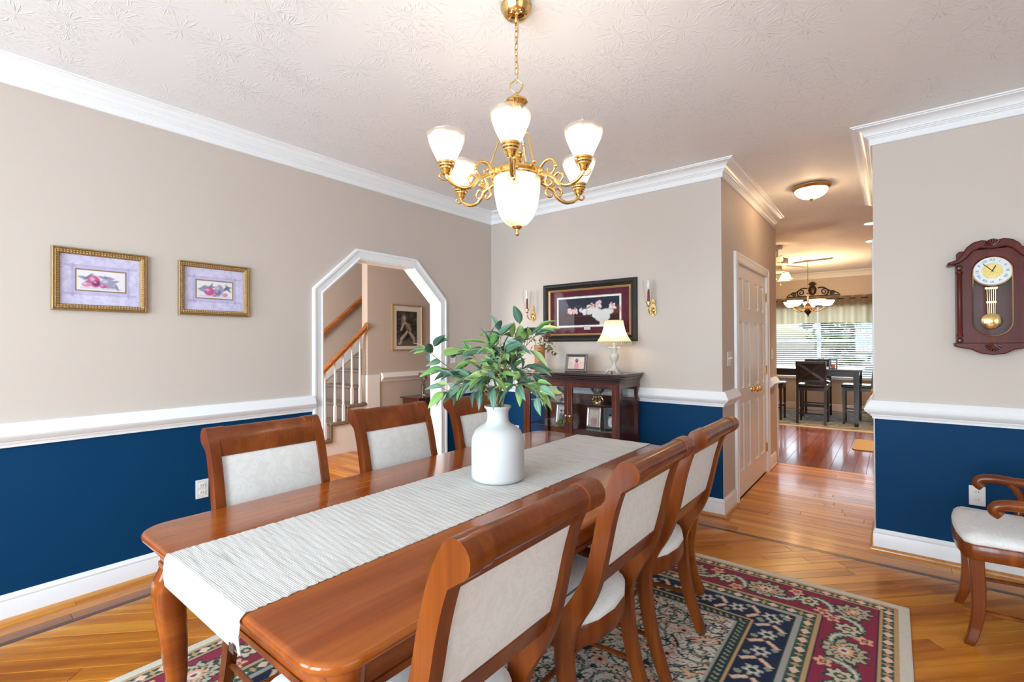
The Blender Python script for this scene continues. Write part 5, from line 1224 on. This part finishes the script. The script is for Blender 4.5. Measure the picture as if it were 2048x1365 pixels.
for i in range(3): sk += [(sy(i) + .025 - oy, RI * (i + 1) - .040), (sy(i + 1) + .025 - oy if i < 2 else YW - oy, RI * (i + 1) - .040)]
sk += [(YW - oy, 0)]
m_.prism(sk, 'x', XF - .02 - ox, XF + .001 - ox); m_.build('skirt_board', 'white', st)
struct(box('trim_wainscot', (XF, YW, .0), (XF + .014, -.025, .945), 'white'), 'white panel board at the end of the foyer wall'); struct(box('trim_wainscot_edge', (XF - .12, YW - .012, RI * 3), (XF + .014, YW, .945), 'white'))
# balusters
bal = None
for i, (y, zb_) in enumerate(((-.797, RI), (-.664, 2 * RI), (-.548, 2 * RI), (-.428, 3 * RI), (-.312, 3 * RI))):
    zt_ = 1.045 + (y + .795) * .905 - .035; H = zt_ - zb_
    b_ = thing('baluster', (XF - .012, y, zb_), 'white turned stair baluster ' + ('on the lowest carpeted step in view', 'on the second carpeted step, at its front edge', 'on the second carpeted step, against the next riser', 'on the third carpeted step, at its front edge', 'on the third carpeted step, beside the wall end')[i], 'baluster', 0, 'white stair balusters')
    MB().box((-.016, -.016, 0), (.016, .016, .20)).build('square_base', 'white', b_, bevel=.002)
    MB().lathe([(.014, .20), (.017, .212), (.012, .222), (.016, .232), (.017, .26), (.013, H * .6), (.009, H)], 14).build('turned_shaft', 'white', b_, smooth=40)
def handrail(name, x, y0, y1, z0, z1, label, ros):
    h_ = thing(name, (x, y1, z1), label, 'handrail'); dy = y0 - y1; dz = z0 - z1
    pr_ = [(-.030, -.024), (.030, -.024), (.026, -.006), (.032, .006), (.026, .022), (.012, .030), (-.012, .030), (-.026, .022), (-.032, .006), (-.026, -.006)]
    n_ = Vector((0, -dz, dy)).normalized()
    if n_.z < 0: n_ = -n_
    MB().rings([[(a, 0 + n_.y * b_, n_.z * b_) for a, b_ in pr_], [(a, dy + n_.y * b_, dz + n_.z * b_) for a, b_ in pr_]]).build('rail', 'honey', h_, smooth=40)
    if ros: MB().lathe([(.002, 0), (.050, 0), (.054, .008), (.048, .016), (.002, .018)], 28).build('rosette', 'honey', h_, smooth=40, loc=(0, -.001, .0), rot=(R(90), 0, 0))
    return h_
handrail('stair_handrail', XF - .012, -1.75, YW - .001, 1.045 - .955 * .905 + .005, 1.045 + (YW + .795) * .905, 'honey oak stair handrail above the white balusters, ending in a rosette', True)
h2 = handrail('wall_handrail', -2.90, -1.5, 1.2, 1.50 - 1.215 * .845, 1.50 + 1.485 * .845, 'honey oak handrail fixed to the far stair wall', False)
for yy in (-.9, .1): MB().tube([(.0, yy - 1.2, (yy - 1.2) * .845 - .03), (-.03, yy - 1.2, (yy - 1.2) * .845 - .06), (-.05, yy - 1.2, (yy - 1.2) * .845 - .06)], .006, 6).build('bracket', 'brass_old', h2, smooth=50)
sk2 = MB().prism([(-1.3, -.0), (-1.3, .06), (1.5, .06 + 2.8 * .853), (1.5, 2.8 * .853 - .25)], 'x', -2.950, -2.938); struct(sk2.build('trim_stair_skirt', 'white'))
# console table
ct = thing('console_table', (XF + .20, .90, 0), 'low dark cherry console table against the foyer wall', 'table')
MB().box((-.18, -.60, .605), (.20, .60, .628)).build('top', 'cherry', ct, bevel=.006); MB().box((-.165, -.565, .47), (.175, .565, .604)).build('apron', 'cherry', ct, bevel=.003)
for a in (-.14, .15):
    for b_ in (-.54, .54): MB().rings([[(a + x * s_, b_ + y * s_, z) for x, y in ((-1, -1), (1, -1), (1, 1), (-1, 1))] for z, s_ in ((0, .012), (.30, .018), (.48, .022))]).build('leg', 'cherry_v', ct)
fv = thing('bud_vase', (XF + .22, .545, .628), 'slim clear glass vase of dried flowers on the console table', 'vase'); MB().lathe([(.002, 0), (.030, 0), (.032, .01), (.032, .15), (.034, .16), (.031, .16), (.029, .02), (.002, .015)], 24).build('glass', 'crystal', fv, smooth=50)
rg = random.Random(6)
for i in range(14):
    a = rg.uniform(0, 6.28); r = rg.uniform(.02, .06); zt_ = rg.uniform(.22, .33); MB().tube([(0.2 * r * math.cos(a), .2 * r * math.sin(a), .02), (.3 * r * math.cos(a), .3 * r * math.sin(a), .16), (r * math.cos(a), r * math.sin(a), zt_)], .0018, 5).build('stem', 'stem_green', fv)
    MB().sph((r * math.cos(a), r * math.sin(a), zt_), rg.uniform(.010, .018), 8, 5).build('blossom', ('flower_cream', 'leaf_dark', 'flower_pink')[i % 3], fv, smooth=60)
fr2 = thing('foyer_rug', (-.95, 1.0, 0), 'patterned grey runner rug on the foyer floor by the console table', 'rug'); MB().box((-.45, -.9, 0), (.45, .9, .008)).build('binding', 'rug_edge', fr2)
def soft(X, Y):
    a = Art(X, Y, np.array(lin('8f8f88'))); a.noise(.9, 2, .05).noise(.6, 7, .09); return a.c
canvas('pile', 90, 180, lambda U, V: (-.44 + .88 * U, -.89 + 1.78 * V, .0088 + 0 * U), lambda U, V: soft(U * .88, V * 1.78), 'rug_soft', fr2)

# ------------------------------------------------------------------ hallway ceiling lamp
fm = thing('flush_ceiling_lamp', (2.835, 1.075, ZC), 'antique brass flush ceiling lamp with glass bowl in the hallway', 'lamp')
MB().lathe([(.003, 0), (.135, 0), (.152, -.008), (.152, -.020), (.138, -.032), (.124, -.040), (.118, -.034), (.003, -.030)], 40).build('pan', 'brass_old', fm, smooth=35)
MB().lathe([(.128, -.034), (.122, -.058), (.104, -.082), (.076, -.100), (.040, -.112), (.010, -.115)], 40, caps=False).build('glass_bowl', 'warm_glass', fm, smooth=60)
MB().lathe([(.002, -.110), (.016, -.112), (.018, -.120), (.008, -.128), (.006, -.136), (.001, -.142)], 16).build('finial', 'brass_old', fm, smooth=45)
for a in (0, 2.1, 4.2): MB().sph((.05 * math.cos(a), .05 * math.sin(a), -.060), .016, 10, 6).build('bulb', 'bulb_warm', fm, smooth=60)
point('hall_light', (0, 0, -.075), P_HALL, (1, .78, .54), .04, fm)

# ------------------------------------------------------------------ kitchen
kr = thing('kitchen_rug', (2.1, 6.05, 0), 'grey patterned rug under the counter-height kitchen table', 'rug'); MB().box((-1.6, -1.08, 0), (1.6, 1.08, .008)).build('binding', 'rug_edge', kr)
canvas('pile', 240, 170, lambda U, V: (-1.53 + 3.06 * U, -1.0 + 2.0 * V, .0088 + 0 * U), lambda U, V: soft(U * 3.06, V * 2.0), 'rug_soft', kr)
km = MB().prism(rrect(-.22, -.40, .22, .40, .07, 5), 'z', 0, .012).build('floor_mat', 'mat_tan', loc=(3.20, 3.83, 0), bevel=.004); tag(km, 'tan rounded floor mat on the kitchen boards', 'mat')
kt = thing('counter_table', (2.26, 5.83, .0088), 'dark espresso counter-height kitchen table in front of the window', 'table')
MB().box((-.76, -.52, .875), (.76, .52, .905)).build('tabletop', 'espresso', kt, bevel=.004); MB().box((-.70, -.46, .785), (.70, .46, .876)).build('apron', 'espresso', kt)
for a in (-.68, .68):
    for b_ in (-.44, .44): MB().rings([[(a + x * s_, b_ + y * s_, z) for x, y in ((-1, -1), (1, -1), (1, 1), (-1, 1))] for z, s_ in ((0, .026), (.55, .036), (.876, .040))]).build('leg', 'espresso', kt)
def stool(x, y, rz, label):
    s = thing('counter_stool', (x, y, .0088), label, 'stool', rz, 'counter stools at the kitchen table')
    for sx in (-1, 1):
        MB().rings([[(sx * .195 + a * .017, f + b_ * .019, z) for a, b_ in ((-1, -1), (1, -1), (1, 1), (-1, 1))] for f, z in ((-.235, 0), (-.205, .30), (-.195, .62), (-.210, .82), (-.245, 1.03))]).build('rear_leg', 'espresso', s)
        MB().rings([[(sx * .195 + a * h, .18 + b_ * h, z) for a, b_ in ((-1, -1), (1, -1), (1, 1), (-1, 1))] for z, h in ((0, .014), (.57, .019))]).build('front_leg', 'espresso', s)
        box('stretcher', (sx * .195 - .008, -.20, .20), (sx * .195 + .008, .165, .225), 'espresso', s)
    box('stretcher', (-.185, .172, .24), (.185, .188, .265), 'espresso', s); box('stretcher', (-.185, -.232, .16), (.185, -.216, .182), 'espresso', s)
    MB().box((-.205, -.20, .545), (.205, .20, .60)).build('seat_frame', 'espresso', s); MB().box((-.21, -.19, .60), (.21, .215, .648)).build('seat', 'leather', s, bevel=.018, seg=3)
    MB().box((-.18, -.250, .985), (.18, -.226, 1.03)).build('top_rail', 'espresso', s, bevel=.004); MB().box((-.18, -.212, .685), (.18, -.190, .725)).build('lower_rail', 'espresso', s)
    for a in (-1, 1):
        p = [Vector((-a * .175, -.202, .725)), Vector((a * .175, -.238, .985))]; d_ = (p[1] - p[0]).normalized(); n_ = Vector((-d_.z, 0, d_.x)) * .020
        MB().add([p[0] - n_, p[0] + n_, p[1] + n_, p[1] - n_] + [v + Vector((0, .016, 0)) for v in (p[0] - n_, p[0] + n_, p[1] + n_, p[1] - n_)], [(0, 1, 2, 3), (7, 6, 5, 4), (0, 4, 5, 1), (1, 5, 6, 2), (2, 6, 7, 3), (3, 7, 4, 0)]).build('cross_slat', 'espresso', s)
    q = MB().add([(-.178, -.186, .70), (.178, -.186, .70), (.178, -.222, 1.0), (-.178, -.222, 1.0)], [(0, 1, 2, 3)]).build('back_pad', 'leather', s); so = q.modifiers.new('t', 'SOLIDIFY'); so.thickness = .006
    return s
stool(2.34, 5.50, 0, 'espresso counter stool with crossed back standing in front of the kitchen table')
stool(1.69, 5.66, R(-90), 'espresso counter stool at the end of the kitchen table toward the closet doors')
stool(2.94, 5.80, R(90), 'espresso counter stool at the table end beside the hallway clock wall')
stool(2.30, 6.40, R(180), 'espresso counter stool on the window side of the kitchen table')
cl = thing('glass_cloche', (2.42, 5.95, .914), 'glass cloche over a small potted succulent on the kitchen table', 'cloche'); MB().lathe([(.085, .0), (.085, .12), (.075, .17), (.045, .205), (.008, .215)], 28, caps=False).build('dome', 'clear_glass', cl, smooth=60); MB().sph((0, 0, .230), .014, 10, 6).build('knob', 'crystal', cl, smooth=60)
sp_ = thing('succulent_pot', (2.42, 5.95, .914), 'pink pot with a small succulent under the glass cloche', 'plant'); MB().lathe([(.003, 0), (.045, 0), (.055, .075), (.050, .078), (.003, .07)], 20).build('pot', 'flower_pink', sp_, smooth=40)
rg = random.Random(9)
for i in range(14): a = 2 * math.pi * i / 14; MB().tube([(.01 * math.cos(a), .01 * math.sin(a), .07), (.03 * math.cos(a), .03 * math.sin(a), .10 + .005 * (i % 3)), (.038 * math.cos(a), .038 * math.sin(a), .13 + .02 * (i % 3))], [.009, .008, .002], 6).build('leaf', 'leaf_dark', sp_, smooth=60)
lf = thing('lantern_box', (2.62, 5.60, .914), 'small wooden candle lantern on the kitchen table', 'lantern')
for a in (-.05, .05):
    for b_ in (-.05, .05): box('post', (a - .007, b_ - .007, .012), (a + .007, b_ + .007, .15), 'espresso', lf)
box('base', (-.06, -.06, 0), (.06, .06, .012), 'espresso', lf); box('roof', (-.062, -.062, .15), (.062, .062, .165), 'espresso', lf); MB().lathe([(.002, .013), (.026, .013), (.026, .07), (.002, .07)], 18).build('candle', 'terracotta', lf, smooth=40)
# kitchen chandelier
kc = thing('kitchen_chandelier', (2.275, 5.55, ZC), 'bronze kitchen chandelier with upturned amber glass bowls over the counter table', 'chandelier')
MB().lathe([(.002, 0), (.062, 0), (.064, -.010), (.050, -.022), (.012, -.030), (.002, -.030)], 24).build('canopy', 'brass_old', kc, smooth=40)
MB().tube([(0, 0, -.03), (0, 0, -.56)], .005, 6).build('stem_rod', 'brass_old', kc)
MB().lathe([(.003, -.55), (.02, -.56), (.03, -.58), (.012, -.60), (.010, -.72), (.03, -.74), (.055, -.78), (.065, -.82), (.055, -.87), (.03, -.905), (.010, -.93), (.012, -.945), (.002, -.96)], 24).build('column', 'bronze', kc, smooth=45)
ka = MB().tube(catmull([(.03, 0, -.80), (.10, 0, -.86), (.18, 0, -.85), (.25, 0, -.80), (.27, 0, -.775)], 5), .010, 8).build('arm', 'brass_soft', kc, smooth=50)
ks = MB().lathe([(.030, -.785), (.055, -.775), (.080, -.755), (.100, -.725), (.118, -.690)], 28, (0, 0, 0), caps=False).build('glass_bowl', 'warm_glass', kc, smooth=60)
kp = MB().lathe([(.003, -.805), (.030, -.800), (.034, -.785), (.003, -.78)], 16).build('cup', 'bronze', kc, smooth=40); kb = MB().sph((0, 0, -.735), .028, 10, 6).build('bulb', 'bulb_warm', kc, smooth=60)
for k in range(5):
    a = R(18 + 72 * k); d_ = Vector((math.cos(a), math.sin(a), 0)) * .27
    for src in (ka, ks, kp, kb):
        o = src if k == 0 else dup(src, kc)
        if src is ka: o.rotation_euler = (0, 0, a)
        else: o.location = d_
    point('kitchen_chandelier_light', d_ + Vector((0, 0, -.70)), P_KCH, (1, .66, .34), .03, kc)
# ceiling fan
fn_ = thing('ceiling_fan', (2.09, 3.92, ZC), 'white ceiling fan with bell glass lights at the edge of the kitchen', 'ceiling fan')
MB().lathe([(.002, 0), (.070, 0), (.072, -.02), (.058, -.05), (.020, -.065), (.002, -.065)], 28).build('canopy', 'fan_white', fn_, smooth=40); MB().tube([(0, 0, -.06), (0, 0, -.17)], .014, 10).build('down_rod', 'fan_white', fn_, smooth=40)
MB().lathe([(.002, -.16), (.08, -.165), (.135, -.185), (.142, -.215), (.138, -.265), (.10, -.285), (.06, -.290), (.06, -.33), (.085, -.345), (.085, -.37), (.04, -.39), (.002, -.39)], 36).build('motor', 'fan_white', fn_, smooth=40)
bl = MB().rings([[(x, y * w2, -.262 + .010 * y * 10 * .1 + s_ * .003) for x, y, w2, s_ in ((x0, -1, w_, -1), (x0, 1, w_, -1), (x0, 1, w_, 1), (x0, -1, w_, 1))] for x0, w_ in ((.20, .048), (.30, .058), (.55, .066), (.66, .064), (.69, .045))]).box((.10, -.022, -.272), (.24, .022, -.266)); blade = bl.build('blade', 'fan_white', fn_, bevel=.002)
for k in range(5):
    o = blade if k == 0 else dup(blade, fn_); o.rotation_euler = (R(8), 0, R(-12 + 72 * k))
gs = MB().lathe([(.024, 0), (.030, -.012), (.042, -.045), (.056, -.080), (.070, -.100)], 24, caps=False, wob=lambda a, z: .05 * math.cos(a * 6) if z < -.09 else 0).build('glass_bell', 'warm_glass', fn_, smooth=60); gb = MB().sph((0, 0, -.050), .024, 10, 6).build('bulb', 'bulb_warm', fn_, smooth=60)
gy = MB().tube(catmull([(.05, 0, -.36), (.10, 0, -.365), (.135, 0, -.375), (.14, 0, -.40)], 4), .009, 8).build('light_arm', 'brass_soft', fn_, smooth=50)
for k in range(4):
    a = R(-25 + 90 * k); d_ = Vector((math.cos(a) * .14, math.sin(a) * .14, -.395))
    for src in (gs, gb, gy):
        o = src if k == 0 else dup(src, fn_)
        if src is gy: o.rotation_euler = (0, 0, a)
        else: o.location = d_; o.rotation_euler = (0, 0, 0)
    point('fan_light', d_ + Vector((0, 0, -.06)), P_FAN, (1, .66, .34), .03, fn_)
for dx in (-.03, .04): MB().tube([(dx, 0, -.385), (dx, 0, -.56)], .0015, 4).sph((dx, 0, -.565), .009, 8, 5).build('pull_chain', 'brass_soft', fn_)
for (x, y, lb) in ((3.20, 3.10, 'recessed downlight in the kitchen ceiling closer to the hallway'), (3.17, 4.32, 'recessed downlight in the kitchen ceiling closer to the window')):
    rl = thing('recessed_light', (x, y, ZC), lb, 'light', 0, 'kitchen downlights'); MB().lathe([(.060, -.001), (.085, -.001), (.083, -.006), (.060, -.004)], 28, caps=False).build('trim_ring', 'white', rl, smooth=40); MB().lathe([(.002, -.002), (.058, -.002), (.058, -.004), (.002, -.004)], 24).build('lens', 'can_light', rl)
    sp = bpy.data.lights.new('downlight', 'SPOT'); sp.energy = P_CAN; sp.color = (1, .72, .42); sp.spot_size = R(110); sp.spot_blend = .6; sp.shadow_soft_size = .05; so_ = bpy.data.objects.new('downlight', sp); C.objects.link(so_); so_.parent = rl; so_.location = (0, 0, -.02)
# window dressing
bd_ = thing('window_blind', (2.23, YK - .035, 2.10), 'white horizontal slat blind covering the kitchen window', 'blind')
box('head_rail', (-.955, -.03, -.03), (.955, .02, 0), 'slat', bd_); sl = None; z = -.05; k = 0
while z > -1.44:
    if sl is None: sl = MB().box((-.95, -.024, -.0012), (.95, .024, .0012)).build('slat', 'slat', bd_); o = sl
    else: o = dup(sl, bd_)
    o.location = (0, 0, z); o.rotation_euler = (R(22), 0, 0); z -= .043
box('bottom_rail', (-.95, -.02, z - .01), (.95, .02, z + .012), 'slat', bd_)
for x in (-.8, -.1, .1, .8): MB().tube([(x, -.026, 0), (x, -.026, z)], .0012, 4).build('ladder_cord', 'slat', bd_)
vl = thing('window_valance', (2.23, YK - .105, 2.195), 'beige grommet-top valance gathered on a dark rod over the kitchen window', 'curtain')
MB().tube([(-1.06, 0, 0), (1.06, 0, 0)], .010, 10).sph((-1.07, 0, 0), .022, 10, 6).sph((1.07, 0, 0), .022, 10, 6).build('rod', 'iron', vl, smooth=50)
for side in (-1, 1):
    nn = 100; vs_ = []; fs = []
    for j, zz in enumerate((.055, .03, 0, -.03, -.12, -.25, -.36, -.465)):
        for i in range(nn + 1):
            u = i / nn; x = side * (.012 + 1.02 * u); ph = u * 2 * math.pi * 5.5; vs_.append((x, .030 * math.cos(ph) * (1 + .15 * j / 7) - .004, zz + .004 * math.sin(u * 9) * (j / 7)))
    for j in range(7):
        for i in range(nn): a = j * (nn + 1) + i; fs.append((a, a + 1, a + nn + 2, a + nn + 1))
    MB().add(vs_, fs).build('curtain_panel', 'curtain', vl, smooth=70)
# scroll ornament above the window
so = thing('scroll_ornament', (2.14, YK, 2.27), 'dark wrought scroll wall ornament with a pineapple centre above the kitchen window', 'wall decor')
MB().box((-.46, -.022, 0), (.46, 0, .022)).build('base_bar', 'iron', so, bevel=.003)
for s_ in (-1, 1):
    for (cx, cz_, r0, tn, dr) in ((s_ * .20, .090, .075, 1.6, s_), (s_ * .34, .066, .046, 1.5, -s_)):
        p = []
        for i in range(40): t_ = i / 39; a = math.pi * (1.5 if dr > 0 else 1.5) + dr * 2 * math.pi * tn * t_; p.append((cx + r0 * (1 - .85 * t_) * math.cos(a), -.014, cz_ + r0 * (1 - .85 * t_) * math.sin(a)))
        MB().tube(p, [.013 - .005 * i / 39 for i in range(40)], 8).build('scroll', 'iron', so, smooth=50)
    MB().tube(catmull([(s_ * .09, -.014, .17), (s_ * .18, -.014, .175), (s_ * .28, -.014, .11), (s_ * .40, -.014, .065), (s_ * .45, -.014, .018)], 6), [.014 - .006 * i / 24 for i in range(25)], 8).build('leaf_spray', 'iron', so, smooth=50)
MB().sph((0, -.035, .130), .072, 16, 12, 0, (1, .5, 1.45)).build('pineapple', 'bronze', so, smooth=40)
m_ = MB()
for k in range(9): a = R(90 + (k - 4) * 17); m_.tube([(0, -.03, .22), (.05 * math.cos(a), -.035, .22 + .05 * math.sin(a)), (.085 * math.cos(a), -.03, .225 + .085 * math.sin(a))], [.012, .010, .002], 6)
m_.build('pineapple_leaves', 'iron', so, smooth=50)

# ------------------------------------------------------------------ outside the kitchen window
struct(box('ground_lawn', (-12, 7.8, -.5), (18, 26, -.35), 'lawn'))
rg = random.Random(21)
for i, (x, y, h, lb) in enumerate(((-.6, 11.5, 3.2, 'round green shrub tree outside the kitchen window, set back by the fan side'), (2.6, 13.0, 3.8, 'taller green tree outside the kitchen window behind the mullion'), (4.8, 11.2, 2.8, 'low green shrub outside the kitchen window on the stool side'))):
    t = thing('garden_tree', (x, y, -.36), lb, 'tree', 0, 'trees in the garden'); MB().tube([(0, 0, 0), (.05, .02, h * .5), (0, 0, h * .75)], [.10, .08, .04], 8).build('trunk', 'twig', t, smooth=50)
    vs_, fs = [], []
    for k in range(900):
        a, b_ = rg.uniform(0, 6.28), math.asin(rg.uniform(-1, 1)); r = h * .36 * rg.uniform(.5, 1); p = Vector((r * math.cos(a) * math.cos(b_), r * math.sin(a) * math.cos(b_), h * .62 + r * math.sin(b_)))
        d1 = Vector((rg.uniform(-1, 1), rg.uniform(-1, 1), rg.uniform(-1, 1))).normalized() * .14; d2 = Vector((rg.uniform(-1, 1), rg.uniform(-1, 1), rg.uniform(-1, 1))).normalized() * .10
        o = len(vs_); vs_ += [p - d1, p + d2, p + d1, p - d2]; fs.append((o, o + 1, o + 2, o + 3))
    o = MB().add(vs_, fs).build('foliage', 'leaf_tree', t); o['kind'] = 'stuff'
